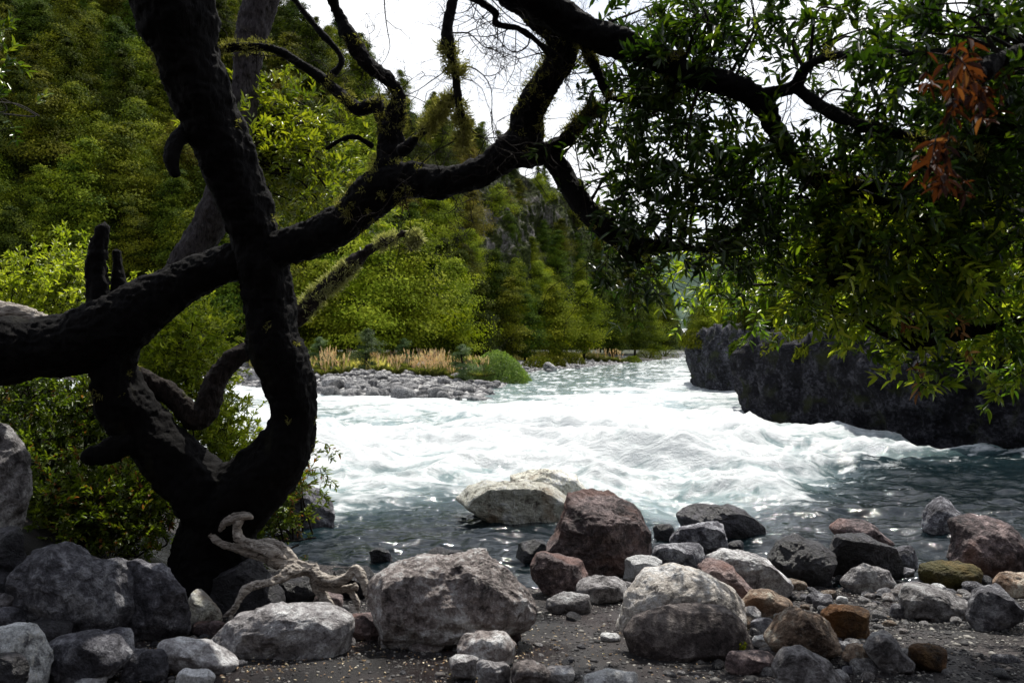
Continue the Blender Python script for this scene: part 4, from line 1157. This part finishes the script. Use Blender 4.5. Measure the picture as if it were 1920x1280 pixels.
# right bank trees: stand on the cliffs and on upstream
for i in range(46):
    near = i < 24
    if near:
        px = 1395 + i * 24 + rng.uniform(-8, 8); d = np.interp(px, [1395, 1500, 1700, 1950], [24.5, 21.5, 18.6, 17]) + rng.uniform(0, 2)
        top = np.interp(px, [1390, 1500, 1650, 1950], [560, 520, 470, 400]) + rng.uniform(-25, 45)
    else:
        j = i - 24; px = 1440 + j * 25; d = rng.uniform(27, 38)
        top = np.interp(px, [1440, 1600, 1750, 1920], [455, 360, 290, 170]) + rng.uniform(-20, 60)
    x = (px - 960) / F * d; z = max(hz(x, d), 2.2)
    s = ((655 - top) / F * d + 1.6 - z) / 8.0
    k = ['dark', 'olive', 'dark', 'olive', 'bright'][i % 5]
    hill_tree(k, x, d, z - .2, max(s, .16), 'small tree on the top of the dark cliff on the right' if near else 'taller tree standing behind the dark cliff on the right bank', 'small trees on top of the dark cliff' if near else 'trees behind the dark cliff')
for px, d, top, k in [(1318, 41, 560, 'olive'), (1345, 40, 545, 'bright'), (1375, 41, 540, 'olive'), (1402, 42, 500, 'dark'), (1325, 70, 560, 'olive'), (1350, 60, 535, 'dark'), (1310, 105, 575, 'dark'), (1300, 140, 590, 'olive'), (1303, 170, 600, 'dark'), (1345, 95, 545, 'olive'), (1296, 210, 615, 'olive'), (1340, 130, 560, 'olive'), (1385, 60, 520, 'dark'), (1410, 50, 490, 'olive')]:
    x = (px - 960) / F * d; z = max(hz(x, d), 2.2 if d < 50 else .5)
    hill_tree(k, x, d, z - .2, ((655 - top) / F * d + 1.6 - z) / 8.0, 'tree upstream on the right bank, above or behind the smaller cliff', 'trees upstream on the right bank')

# ------------------------------------------------------------ leafy growth on real twigs
def sprays(tm, lm, anchors, leaf_len, leaf_w, n_leaf=16, tl=.28, twig_r=.0022, droop=.3, bright=(.2, .8), zf=None):
    """anchors: list of (pos, dir). a thin twig with leaves around it, denser at the tip"""
    for P, D in anchors:
        D = D / (np.linalg.norm(D) + 1e-9); L = tl * rng.uniform(.6, 1.3)
        mid = P + D * L * .5 + rng.normal(size=3) * L * .06; end = P + D * L + np.array([0, 0, -droop * L * .6]) + rng.normal(size=3) * L * .08
        S = cr_spline(np.array([P, mid, end]), 2)
        tube(tm, S, np.linspace(twig_r * 1.3, twig_r * .6, len(S)), 3, False)
        n = max(4, int(n_leaf * rng.uniform(.7, 1.3))); t = np.sort(1 - rng.random(n) ** 1.6 * .85)
        idx = t * (len(S) - 1); i0 = np.minimum(idx.astype(int), len(S) - 2); fr = (idx - i0)[:, None]
        Q = S[i0] * (1 - fr) + S[i0 + 1] * fr
        ax = (end - mid); ax = ax / np.linalg.norm(ax)
        a = np.arange(n) * 2.4 + rng.uniform(0, 6)
        u = np.cross(ax, [0.1, .2, 1.]); u /= np.linalg.norm(u); v_ = np.cross(ax, u)
        out = np.cos(a)[:, None] * u + np.sin(a)[:, None] * v_
        dr = ax[None] * .8 + out * .75 + rng.normal(size=(n, 3)) * .2 + np.array([0, 0, .45 - droop])
        nr = np.array([0, 0, 1.]) + out * .4 + rng.normal(size=(n, 3)) * .35
        base = rng.uniform(*bright)
        leaves(lm, Q, dr, nr, leaf_len * rng.uniform(.65, 1.2, n), leaf_w * rng.uniform(.8, 1.2, n), np.clip(base + rng.normal(size=n) * .15, 0, 1), .3, rng.uniform(.02, .2))

def nearest(pts, q):
    d = ((pts - q) ** 2).sum(1); return pts[int(d.argmin())]

def leafmass(tm, lm, ells, limb, leaf_len, leaf_w, per_cluster=14, tl=.26, spread=.28, n_leaf=15, br_r=.006, droop=.15, bright=(.2, .8)):
    """ells: (cx, cy, rx, ry, depth, depth spread, clusters)"""
    for cx, cy, rx, ry, d, ds, m in ells:
        for k in range(m):
            a = rng.uniform(0, 6.28); r = math.sqrt(rng.random())
            c = W(cx + math.cos(a) * r * rx, cy + math.sin(a) * r * ry, d + rng.uniform(-ds, ds))
            s = nearest(limb, c)
            mid = (s + c) / 2 + rng.normal(size=3) * .12 * np.linalg.norm(c - s) + np.array([0, 0, .05])
            S = cr_spline(np.array([s, mid, c]), 5)
            tube(tm, S, np.linspace(br_r * 1.6, br_r * .6, len(S)), 4, False)
            limb_dir = (c - s) / (np.linalg.norm(c - s) + 1e-6)
            an = []
            for q in range(per_cluster):
                t = S[int(rng.integers(max(1, len(S) // 2), len(S)))] if np.linalg.norm(c - s) < 1.2 else c
                an.append((t + rng.normal(size=3) * spread * .45, limb_dir * .35 + unit(1)[0] * .9 + np.array([0, 0, -.1])))
            sprays(tm, lm, an, leaf_len, leaf_w, n_leaf, tl, droop=droop, bright=bright)

# ------------------------------------------------------------ the twisted tree
tree = empty('twisted_tree', tuple(W(410, 1090, 5.5)))
base_loc = np.array(tree.location)
def under(o, r):
    o.location = Vector(o.location) - Vector(r.location)
    return o
paths = {}
def P_(key, L): paths[key] = pxpath(L); return paths[key]
trunk = [
    P_('A', [(412, 1120, 82, 5.45), (405, 1030, 70, 5.45), (425, 960, 68, 5.4), (480, 905, 64, 5.35), (530, 848, 50, 5.3), (552, 780, 40, 5.3), (540, 710, 46, 5.25), (512, 640, 50, 5.2), (502, 560, 44, 5.2), (488, 480, 44, 5.15), (462, 400, 46, 5.1), (428, 300, 50, 5.0), (385, 200, 54, 4.9), (350, 100, 60, 4.8), (322, 0, 72, 4.7), (300, -90, 74, 4.6)]),
    P_('B', [(425, 985, 60, 5.4), (388, 930, 58, 5.35), (330, 872, 50, 5.3), (275, 810, 48, 5.25), (230, 750, 48, 5.2), (212, 690, 44, 5.15), (215, 620, 48, 5.1)]),
]
mb = MB()
for P, R in trunk: tube(mb, P, R * (1 + .10 * fbm(P * 5, 2)), 28, flute=.05, nf=5, tw=4)
for a, b, r in [(360, 1110, 24), (470, 1110, 26), (420, 1120, 30)]:
    P, R = pxpath([(410, 1010, 34, 5.4), (a, b - 30, r, 5.3), (a + (a - 410) * .6, b, r * .5, 5.2)]); tube(mb, P, R, 10)
def part(name, mb, mat, parent, **k):
    o = remeshed(name, mb, mat, parent, **k)
    me = o.data; n = len(me.vertices); co = np.empty(n * 3, np.float32); me.vertices.foreach_get('co', co)
    me.vertices.foreach_set('co', (co.reshape(-1, 3) - np.array(parent.location, np.float32)).astype(np.float32).ravel()); me.update()
    return o
def part_raw(name, mb, mat, parent, smooth=True):
    if not mb.v: return None
    off = np.array(parent.location)
    mb.v = [v - off for v in mb.v]
    return mb.build(name, mat, parent, smooth)
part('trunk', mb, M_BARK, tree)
limbs = {
    'C': [(-90, 670, 58, 5.0), (0, 660, 58, 5.0), (80, 652, 58, 5.05), (160, 640, 60, 5.1), (235, 600, 58, 5.1), (310, 548, 44, 5.15), (380, 512, 36, 5.2), (450, 488, 36, 5.2), (540, 462, 34, 5.1), (610, 438, 34, 5.0), (665, 400, 38, 4.9), (712, 355, 40, 4.8), (760, 338, 32, 4.75), (830, 344, 29, 4.7), (890, 326, 27, 4.65), (945, 292, 30, 4.6), (985, 262, 30, 4.6), (990, 215, 26, 4.55), (1020, 160, 26, 4.5), (1052, 110, 27, 4.45), (1052, 60, 32, 4.4), (1010, 10, 34, 4.3), (950, -40, 34, 4.2)],
    'D': [(192, 620, 32, 5.1), (188, 560, 22, 5.1), (184, 500, 18, 5.1), (188, 455, 15, 5.1), (193, 428, 10, 5.1), (196, 416, 3, 5.1)],
    'D2': [(228, 590, 20, 5.2), (222, 520, 12, 5.2), (218, 470, 8, 5.2)],
    'E': [(235, 700, 22, 5.3), (280, 718, 20, 5.35), (325, 745, 20, 5.4), (362, 782, 22, 5.4), (388, 768, 22, 5.45), (402, 720, 20, 5.5), (435, 675, 18, 5.55), (480, 648, 17, 5.6), (545, 605, 14, 5.7), (590, 560, 14, 5.75), (640, 515, 13, 5.8), (672, 485, 11, 5.8), (705, 462, 8, 5.8), (740, 446, 6, 5.8), (765, 436, 5, 5.78), (779, 446, 4, 5.76), (770, 458, 3, 5.75)],
    'F': [(712, 350, 30, 4.8), (728, 300, 24, 4.8), (735, 245, 20, 4.8), (747, 180, 14, 4.75), (725, 145, 14, 4.75), (690, 120, 13, 4.7), (660, 75, 12, 4.7), (632, 20, 11, 4.7), (610, -40, 12, 4.6)],
    'F2': [(730, 270, 20, 4.8), (722, 225, 16, 4.85), (705, 195, 14, 4.9), (675, 205, 12, 4.9), (648, 185, 11, 4.95), (605, 150, 10, 5), (560, 118, 9, 5), (510, 92, 8, 5), (460, 88, 7, 5), (420, 92, 7, 5.0), (398, 108, 8, 4.95)],
    'F3': [(612, 155, 7, 5), (640, 110, 6, 5.0), (600, 60, 5, 5.0), (560, 10, 5, 5.0), (530, -30, 5, 5)],
    'F4': [(700, 275, 6, 4.8), (668, 258, 5, 4.8), (640, 262, 4, 4.8), (612, 280, 3, 4.8)],
    'G': [(860, -40, 9, 3.4), (845, 20, 10, 3.4), (838, 70, 10, 3.4), (852, 130, 10, 3.4), (860, 190, 9, 3.4), (868, 240, 6, 3.4), (868, 275, 3, 3.4)],
    'G2': [(752, 285, 10, 3.9), (790, 252, 8, 3.8), (820, 215, 7, 3.6), (850, 180, 6, 3.4)],
    'H': [(960, 290, 26, 4.6), (1010, 288, 20, 4.6), (1048, 275, 14, 4.6), (1080, 240, 13, 4.55), (1105, 212, 8, 4.5), (1118, 205, 4, 4.5)],
    'H2': [(1025, 285, 20, 4.6), (1055, 325, 19, 4.6), (1085, 375, 19, 4.55), (1130, 425, 18, 4.5), (1175, 455, 17, 4.5), (1230, 462, 12, 4.45), (1285, 464, 9, 4.4), (1330, 470, 5, 4.4)],
    'H3': [(1140, 430, 13, 4.5), (1175, 475, 10, 4.5), (1205, 498, 5, 4.5)],
    'I': [(900, -60, 33, 4.1), (980, -10, 31, 4.15), (1060, 35, 30, 4.2), (1130, 72, 27, 4.2), (1210, 100, 24, 4.15), (1290, 138, 21, 4.1), (1370, 160, 20, 4.1), (1425, 190, 20, 4.1), (1452, 245, 18, 4.1), (1490, 300, 15, 4.1), (1540, 338, 13, 4.1), (1630, 350, 10, 4.1), (1730, 345, 7, 4.1)],
    'I2': [(1520, 325, 13, 4.1), (1600, 358, 10, 4.05), (1680, 390, 8, 4.0), (1740, 420, 5, 4.0)],
    'J': [(1420, 180, 14, 4.1), (1460, 172, 12, 4.05), (1492, 160, 13, 4.0), (1512, 125, 9, 3.9), (1560, 105, 8, 3.7), (1640, 102, 7, 3.5), (1720, 98, 6, 3.3), (1800, 95, 5, 3.1)],
    'J2': [(1490, 162, 12, 4.0), (1540, 200, 11, 3.9), (1600, 232, 10, 3.8), (1680, 250, 9, 3.7), (1760, 270, 7, 3.6), (1830, 290, 5, 3.5)],
    'L': [(1090, 60, 14, 4.3), (1105, 100, 11, 4.3), (1122, 140, 9, 4.3), (1142, 185, 6, 4.3)],
    'K': [(860, -20, 8, 4.2), (925, 20, 8, 4.2), (930, 45, 6, 4.2), (975, 55, 6, 4.2), (1010, 80, 5, 4.2), (1035, 105, 6, 4.2)],
    'S': [(352, 245, 18, 4.9), (330, 268, 15, 4.8), (322, 300, 14, 4.75), (330, 330, 8, 4.75)],
    'T': [(250, 825, 24, 5.15), (205, 845, 22, 5.1), (172, 856, 17, 5.0), (158, 860, 11, 4.98)],
}
allp = []
for k, L in limbs.items():
    P, R = P_(k, L)
    big_ = max(l[2] for l in L)
    mb = MB(); tube(mb, P, R * (1 + .10 * fbm(P * 7, 2)), 16 if big_ > 20 else 10)
    lich = k in ('E',)
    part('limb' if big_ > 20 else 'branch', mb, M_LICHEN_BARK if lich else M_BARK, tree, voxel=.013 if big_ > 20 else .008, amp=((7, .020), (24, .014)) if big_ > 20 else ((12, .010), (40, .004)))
# bare crooked twigs against the sky
tw = MB()
def crooked(p, d, L, r, depth=0):
    n = 7; pts = [p]
    for i in range(n):
        d = d + rng.normal(size=3) * np.array([.35, .15, .35]); d = d / np.linalg.norm(d)
        pts.append(pts[-1] + d * L / n)
        if depth < 3 and rng.random() < .45:
            crooked(pts[-1], d + rng.normal(size=3) * np.array([.8, .3, .8]), L * rng.uniform(.35, .65), r * .55, depth + 1)
    tube(tw, cr_spline(np.array(pts), 2), np.linspace(r, r * .25, (len(pts) - 1) * 2 + 1), 4, False)
for key, n, dx in [('C', 26, (.1, 0, .4)), ('I', 16, (.2, 0, .7)), ('F', 12, (0, 0, -.2)), ('F2', 10, (0, 0, .6)), ('K', 24, (-.3, 0, -.6)), ('J', 10, (.2, 0, -.3)), ('J2', 10, (.2, 0, .3)), ('H', 10, (.4, 0, -.1)), ('H2', 14, (.3, 0, -.3)), ('G', 8, (.2, 0, -.5)), ('L', 6, (.3, 0, -.5))]:
    P, R = paths[key]; lo = len(P) // 2 if key in ('C',) else 2
    for i in range(n):
        j = int(rng.integers(lo, len(P)))
        crooked(P[j], np.array(dx) + rng.normal(size=3) * np.array([.5, .2, .5]), rng.uniform(.18, .55), rng.uniform(.002, .0045))
for px, py, dx, dz, L in [(905, -20, .15, -1, .9), (880, -20, -.1, -1, .6), (960, -10, .3, -1, .7), (1380, 75, .6, .3, .5), (1400, 70, .5, .1, .6), (1590, 10, -.3, -1, .35), (1130, 190, .1, -1, .8), (1075, 240, .2, -1, .9), (1290, -20, .6, -.5, .6), (720, -10, .3, -1, .55), (1160, 460, .3, -.8, .5), (760, 350, -.1, -1, .4), (775, 350, .3, -1, .4)]:
    crooked(W(px, py, 4.3), np.array([dx, 0, dz]), L, .004)
part_raw('twig', tw, M_TWIG, tree)
limbpts = np.vstack([paths[k][0] for k in ('I', 'I2', 'J', 'J2', 'H2', 'L')] + [paths['C'][0][-30:]])
tm, lm = MB(), MB()
leafmass(tm, lm, [
    (1330, 25, 180, 40, 4.3, .4, 9), (1185, 170, 50, 55, 4.4, .3, 4), (1235, 245, 90, 60, 4.5, .4, 7), (1190, 330, 60, 45, 4.5, .4, 4), (1370, 290, 100, 50, 4.4, .5, 6),
    (1290, 375, 120, 55, 4.4, .5, 10), (1480, 390, 120, 50, 4.4, .5, 10), (1400, 450, 90, 30, 4.5, .4, 6), (1570, 290, 80, 40, 4.0, .4, 4), (1620, 190, 80, 30, 3.8, .3, 2), (1200, 480, 40, 35, 4.5, .3, 4), (1150, 250, 35, 50, 4.5, .3, 2),
    (1540, 10, 110, 20, 4.2, .4, 3), (1250, 110, 80, 35, 4.4, .3, 4), (1640, 70, 25, 50, 4.1, .2, 2)], limbpts, .078, .021, per_cluster=9, spread=.24, bright=(.0, .6))
part_raw('twig', tm, M_TWIG, tree)
part_raw('foliage', lm, M_LEAF, tree, False)
# moss and lichen fringes
def fuzz(mb, keys, n, ln, up=.2, rr=1.0, wid=.0035, along=(0, 1)):
    for key in keys:
        P, R = paths[key]; T = np.gradient(P, axis=0); T /= np.linalg.norm(T, axis=1)[:, None]
        a0, a1 = int(along[0] * (len(P) - 1)), max(int(along[1] * (len(P) - 1)), 1)
        ntuft = n
        for i in range(ntuft):
            j = int(rng.integers(a0, a1 + 1)); o = np.cross(T[j], unit(1)[0]); o /= np.linalg.norm(o)
            if key[-3:] != 'end' and fbm((P[j] * 3)[None] + 7, 2)[0] < -.1: continue
            c = P[j] + o * R[j] * rr + T[j] * rng.uniform(-.03, .03); m = 22
            leaves(mb, c + rng.normal(size=(m, 3)) * .012, o * .8 + unit(m) * .9 + np.array([0, 0, up]), unit(m), rng.uniform(.4, 1.2, m) * ln, wid, np.clip(rng.normal(.5, .2, m), 0, 1), .1, .3)
mm = MB()
fuzz(mm, ['C'], 320, .032, along=(.45, 1)); fuzz(mm, ['F', 'F2'], 120, .032); fuzz(mm, ['G', 'G2'], 130, .035, along=(.4, 1)); fuzz(mm, ['H'], 160, .04); fuzz(mm, ['I'], 320, .035, along=(.4, .9)); fuzz(mm, ['J', 'J2', 'L', 'H2'], 60, .03); fuzz(mm, ['A', 'B'], 60, .03, .1)
part_raw('moss', mm, M_MOSS, tree, False)
mm = MB(); fuzz(mm, ['E'], 520, .04, along=(.45, 1)); 
P, R = paths['E']
paths['Emid_end'] = (P[-24:-18], R[-24:-18] + .008); fuzz(mm, ['Emid_end'], 45, .032, .3, wid=.004)
paths['Eend'] = (P[-9:-1], R[-9:-1] + .004); fuzz(mm, ['Eend'], 150, .042, -.1, wid=.004)
part_raw('lichen', mm, M_PALEMOSS, tree, False)
tag(tree, 'huge gnarled black trunk that loops and forks across the left, with mossy limbs reaching right', 'tree')

# grey trunk behind
t2 = empty('leaning_tree', tuple(W(300, 620, 7.6)))
mb = MB()
P, R = pxpath([(270, 900, 34, 7.6), (290, 640, 33, 7.6), (345, 510, 32, 7.6), (392, 420, 30, 7.6), (430, 330, 27, 7.6), (452, 230, 24, 7.6), (462, 150, 23, 7.6), (474, 60, 28, 7.6), (495, -20, 30, 7.6), (520, -110, 30, 7.6)]); paths['t2'] = (P, R)
tube(mb, P, R, 18); part('trunk', mb, M_BARK2, t2, voxel=.02, amp=((8, .03), (25, .016)), stretch=(1, 1, .5))
tm, lm = MB(), MB()
leafmass(tm, lm, [(540, 270, 100, 80, 8.0, .8, 22), (600, 330, 80, 90, 8.0, .8, 18), (520, 380, 60, 60, 8.2, .8, 10), (480, 220, 40, 40, 7.9, .5, 5)], P[:30], .085, .024, per_cluster=11, spread=.36, tl=.32, n_leaf=16, br_r=.010, bright=(.25, .95), droop=.1)
part_raw('twig', tm, M_TWIG, t2); part_raw('foliage', lm, M_LEAF_B, t2, False)
tag(t2, 'grey ridged trunk leaning behind the black tree, with bright green leaf sprays', 'tree')

# ------------------------------------------------------------ tree at the right, its trunk outside the picture
t3 = empty('overhanging_tree', (4.9, 5.4, hz(4.9, 5.4)))
rl = {
    'R0': [(2420, 1120, 70, 5.3), (2400, 800, 62, 5.3), (2350, 500, 56, 5.2), (2330, 200, 48, 5.0), (2300, -100, 40, 4.8)],
    'R1': [(2350, 460, 34, 5.2), (2150, 400, 24, 4.8), (1960, 400, 16, 4.5), (1800, 430, 12, 4.3), (1680, 470, 8, 4.2), (1560, 530, 5, 4.2)],
    'R2': [(2360, 620, 30, 5.2), (2150, 590, 22, 4.9), (1950, 600, 14, 4.7), (1820, 620, 9, 4.6), (1700, 650, 6, 4.5)],
    'R3': [(2330, 200, 30, 5.0), (2150, 120, 20, 4.2), (1980, 90, 13, 3.4), (1860, 120, 9, 2.9), (1780, 200, 5, 2.6)],
    'R4': [(2330, 300, 26, 5.0), (2120, 260, 18, 4.4), (1950, 250, 12, 4.0), (1800, 270, 8, 3.8)],
    'R5': [(1960, 400, 12, 4.5), (1850, 480, 8, 4.4), (1780, 560, 6, 4.4), (1740, 620, 4, 4.4)],
}
mbt = MB()
for k, L in rl.items():
    P, R = P_(k, L); mb = MB(); tube(mb, P, R, 14)
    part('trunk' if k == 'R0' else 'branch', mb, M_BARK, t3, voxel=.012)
lp = np.vstack([paths[k][0] for k in ('R1', 'R2', 'R3', 'R4', 'R5')])
tm, lm = MB(), MB()
leafmass(tm, lm, [
    (1640, 450, 110, 70, 4.5, .6, 17), (1560, 495, 120, 55, 4.8, .6, 14), (1710, 520, 110, 55, 4.7, .6, 15), (1840, 460, 80, 90, 4.5, .6, 20), (1880, 600, 70, 60, 4.8, .5, 11),
    (1730, 600, 80, 30, 4.7, .5, 7), (1360, 505, 60, 35, 5.6, .5, 4), (1450, 525, 80, 30, 5.4, .5, 6), (1920, 700, 40, 40, 4.8, .4, 3)],
    lp, .080, .023, per_cluster=9, spread=.25, bright=(.1, .95))
part_raw('foliage', lm, M_LEAF_LIT, t3, False)  # lower sprays: the sunlit look is painted in by the lighter leaf colour
lm = MB()
leafmass(tm, lm, [(1840, 330, 100, 80, 4.0, .5, 17), (1700, 325, 70, 50, 4.1, .4, 7), (1860, 190, 70, 70, 3.8, .5, 13), (1860, 50, 90, 60, 3.6, .5, 12), (1740, 60, 50, 60, 3.4, .4, 5)],
    lp, .078, .022, per_cluster=9, spread=.25, bright=(.0, .6))
part_raw('twig', tm, M_TWIG, t3); part_raw('foliage', lm, M_LEAF, t3, False)  # upper sprays: darker leaf colour stands in for shade
# withered leaves
tm, lm = MB(), MB()
P = paths['R3'][0]
an = [(P[int(rng.integers(len(P) - 14, len(P)))] + rng.normal(size=3) * .05, np.array([rng.normal() * .3, rng.normal() * .3, -1.])) for i in range(6)]
an += [(W(rng.normal(1790, 28), rng.uniform(40, 330), rng.uniform(2.2, 2.6)), np.array([rng.normal() * .4, rng.normal() * .3, -1.])) for i in range(22)]
sprays(tm, lm, an, .06, .017, 8, .12, .002, .3, (.0, .45))
an = [(W(1770, 588, 4.3) + rng.normal(size=3) * .02, np.array([.8, -.2, -.45])), (W(1775, 600, 4.3), np.array([.7, -.1, -.9])), (W(1680, 565, 4.3), np.array([.2, 0, -.6])), (W(1718, 670, 4.4), np.array([.1, 0, -1.]))]
sprays(tm, lm, an, .075, .02, 12, .18, .002, .2, (.75, .95))
an = [(W(1595, 325, 4.1), np.array([.1, 0, -.4]))] * 2
sprays(tm, lm, an, .05, .02, 10, .06, .002, .2, (.4, .6))
part_raw('twig', tm, M_TWIG, t3)
o = part_raw('withered_foliage', lm, M_RED, t3, False); o['label'] = 'red brown withered leaves hanging near the camera'
tag(t3, 'overhanging broadleaf tree whose leafy branches hang in from the right edge', 'tree')

# ------------------------------------------------------------ shrubs on the left bank
def shrub(name, base, ells, mat, leaf_len, leaf_w, label, bright=(.2, .9), per=12, tl=.2, spread=.24, n_leaf=14, group=None, droop=.1):
    r = empty(name, tuple(base)); b = np.array(base)
    tm, lm = MB(), MB(); stems = []
    for cx, cy, rx, ry, d, ds, m in ells:
        for q in range(4):
            e = W(cx + rng.uniform(-.6, .6) * rx, cy + rng.uniform(-.3, .7) * ry, d)
            s0 = b + np.array([rng.uniform(-.3, .3), rng.uniform(-.3, .3), -.05])
            S = cr_spline(np.array([s0, (s0 + e) / 2 + rng.normal(size=3) * .1, e]), 6); stems.append(S)
            tube(tm, S, np.linspace(.009, .003, len(S)), 5, False)
    leafmass(tm, lm, ells, np.vstack(stems), leaf_len, leaf_w, per, tl, spread, n_leaf, .004, droop, bright)
    part_raw('stem', tm, M_TWIG, r); part_raw('foliage', lm, mat, r, False)
    return tag(r, label, 'shrub', group)
shrub('shrub', W(60, 760, 7.5), [(90, 545, 150, 42, 7.6, .5, 26), (30, 560, 80, 40, 7.8, .5, 10), (150, 510, 40, 30, 7.6, .4, 6)], M_SHRUB, .06, .02, 'bright green shrub at the left edge above the fallen grey log', (.4, 1))
shrub('shrub', W(330, 900, 7.2), [(320, 650, 60, 70, 7.0, .5, 26), (370, 640, 50, 60, 7.2, .5, 18), (330, 740, 80, 60, 7.2, .5, 24), (300, 600, 30, 30, 7.2, .3, 6)], M_SHRUB, .055, .02, 'bright green shrub seen through the loop of the black trunk', (.35, 1))
shrub('shrub', W(430, 960, 7.4), [(405, 800, 52, 70, 7.4, .5, 24), (440, 865, 50, 45, 7.4, .5, 16), (390, 850, 60, 50, 7.3, .5, 18)], M_SHRUB, .055, .016, 'green shrub framed by the curved lower trunk, beside the white water', (.3, .95))
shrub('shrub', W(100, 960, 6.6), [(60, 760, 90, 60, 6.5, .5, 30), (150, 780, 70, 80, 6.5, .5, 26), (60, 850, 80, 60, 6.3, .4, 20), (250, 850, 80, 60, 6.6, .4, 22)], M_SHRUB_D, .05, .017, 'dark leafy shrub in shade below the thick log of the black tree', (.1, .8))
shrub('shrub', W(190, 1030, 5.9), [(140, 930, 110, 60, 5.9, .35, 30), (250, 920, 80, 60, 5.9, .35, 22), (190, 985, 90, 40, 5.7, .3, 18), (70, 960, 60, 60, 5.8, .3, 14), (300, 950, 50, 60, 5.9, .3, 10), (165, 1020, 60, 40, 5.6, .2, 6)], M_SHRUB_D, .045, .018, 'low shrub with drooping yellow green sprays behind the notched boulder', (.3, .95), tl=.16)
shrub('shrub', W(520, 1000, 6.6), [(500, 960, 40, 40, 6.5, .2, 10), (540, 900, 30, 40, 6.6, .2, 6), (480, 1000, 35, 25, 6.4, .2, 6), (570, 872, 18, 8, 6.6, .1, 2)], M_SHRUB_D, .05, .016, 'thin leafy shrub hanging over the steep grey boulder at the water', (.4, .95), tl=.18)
shrub('shrub', W(5, 200, 8.5), [(-20, 150, 25, 60, 6.0, .3, 3)], M_LEAF, .08, .024, 'few bright leaves reaching in at the upper left edge', (.3, .9))

# fallen grey log at left edge
mb = MB(); P, R = pxpath([(-120, 560, 26, 5.9), (-30, 582, 24, 5.9), (40, 590, 18, 5.9), (95, 602, 8, 5.9)])
tube(mb, P, R, 14)
o = remeshed('fallen_log', mb, M_DEAD, None, voxel=.012, amp=((6, .02), (30, .012)), stretch=(.4, 1, 2.5)); recenter(o)
tag(o, 'splintered grey log end at the left edge behind the black limb', 'log')

# driftwood
drift = empty('driftwood', tuple(W(560, 1150, 5.2)))
dl = [
    [(412, 995, 4, 5.15), (422, 980, 8, 5.12), (442, 970, 9, 5.1), (462, 967, 8, 5.1), (474, 970, 3, 5.1)],
    [(450, 974, 9, 5.1), (444, 995, 8, 5.1), (452, 1014, 11, 5.08), (480, 1022, 12, 5.05), (512, 1036, 13, 5.0), (535, 1058, 14, 5.0), (565, 1063, 15, 4.95), (590, 1075, 14, 4.95), (600, 1105, 12, 4.95), (616, 1130, 9, 4.9), (628, 1145, 6, 4.9)],
    [(388, 974, 5, 5.2), (394, 996, 7, 5.2), (412, 1017, 7, 5.15), (440, 1026, 7, 5.12), (468, 1036, 8, 5.1), (500, 1045, 9, 5.05), (525, 1060, 10, 5.0)],
    [(475, 1022, 6, 5.1), (505, 1016, 8, 5.1), (532, 1028, 8, 5.05), (552, 1050, 8, 5.0)],
    [(572, 1068, 13, 4.95), (545, 1070, 13, 4.9), (525, 1084, 9, 4.85), (500, 1092, 8, 4.8), (468, 1100, 10, 4.75), (452, 1118, 7, 4.72), (440, 1140, 6, 4.7), (424, 1152, 5, 4.7), (414, 1160, 2, 4.7)],
    [(440, 1142, 5, 4.7), (432, 1160, 4, 4.68), (440, 1166, 2, 4.66)],
    [(588, 1062, 10, 4.95), (598, 1080, 11, 4.9), (625, 1090, 11, 4.88), (650, 1082, 9, 4.85), (664, 1066, 8, 4.85), (678, 1080, 9, 4.82), (688, 1105, 9, 4.8), (695, 1130, 8, 4.78), (712, 1150, 7, 4.75), (722, 1162, 3, 4.75)],
    [(600, 1098, 8, 4.92), (640, 1104, 8, 4.9), (668, 1100, 7, 4.88)],
    [(650, 1100, 6, 4.9), (668, 1125, 5, 4.88), (672, 1150, 3, 4.85)],
]
mb = MB()
for L in dl:
    P, R = pxpath(L); tube(mb, P, R * .84 * (1 + .22 * fbm(P * 14, 2)), 24, flute=.13, nf=4, tw=5)
part('trunk', mb, M_DEAD, drift, voxel=.005, amp=((14, .010), (50, .006)))
drift.children[0].name = 'wood'
tag(drift, 'twisted bleached driftwood root standing on the rocks beside the trunk', 'driftwood')

# green sprig at the boulder's foot
r = empty('sprig', tuple(W(1392, 1226, ground_hit(1392, 1230) - .05)))
lm, tm = MB(), MB(); sprays(tm, lm, [(np.array(r.location), np.array([rng.normal() * .3, -.2, 1.])) for i in range(5)], .02, .009, 10, .05, .001, .1, (.6, 1))
part_raw('foliage', lm, M_LEAF_B, r, False); part_raw('stem', tm, M_TWIG, r)
tag(r, 'tiny green sprig growing at the foot of the dark fronted boulder', 'plant')
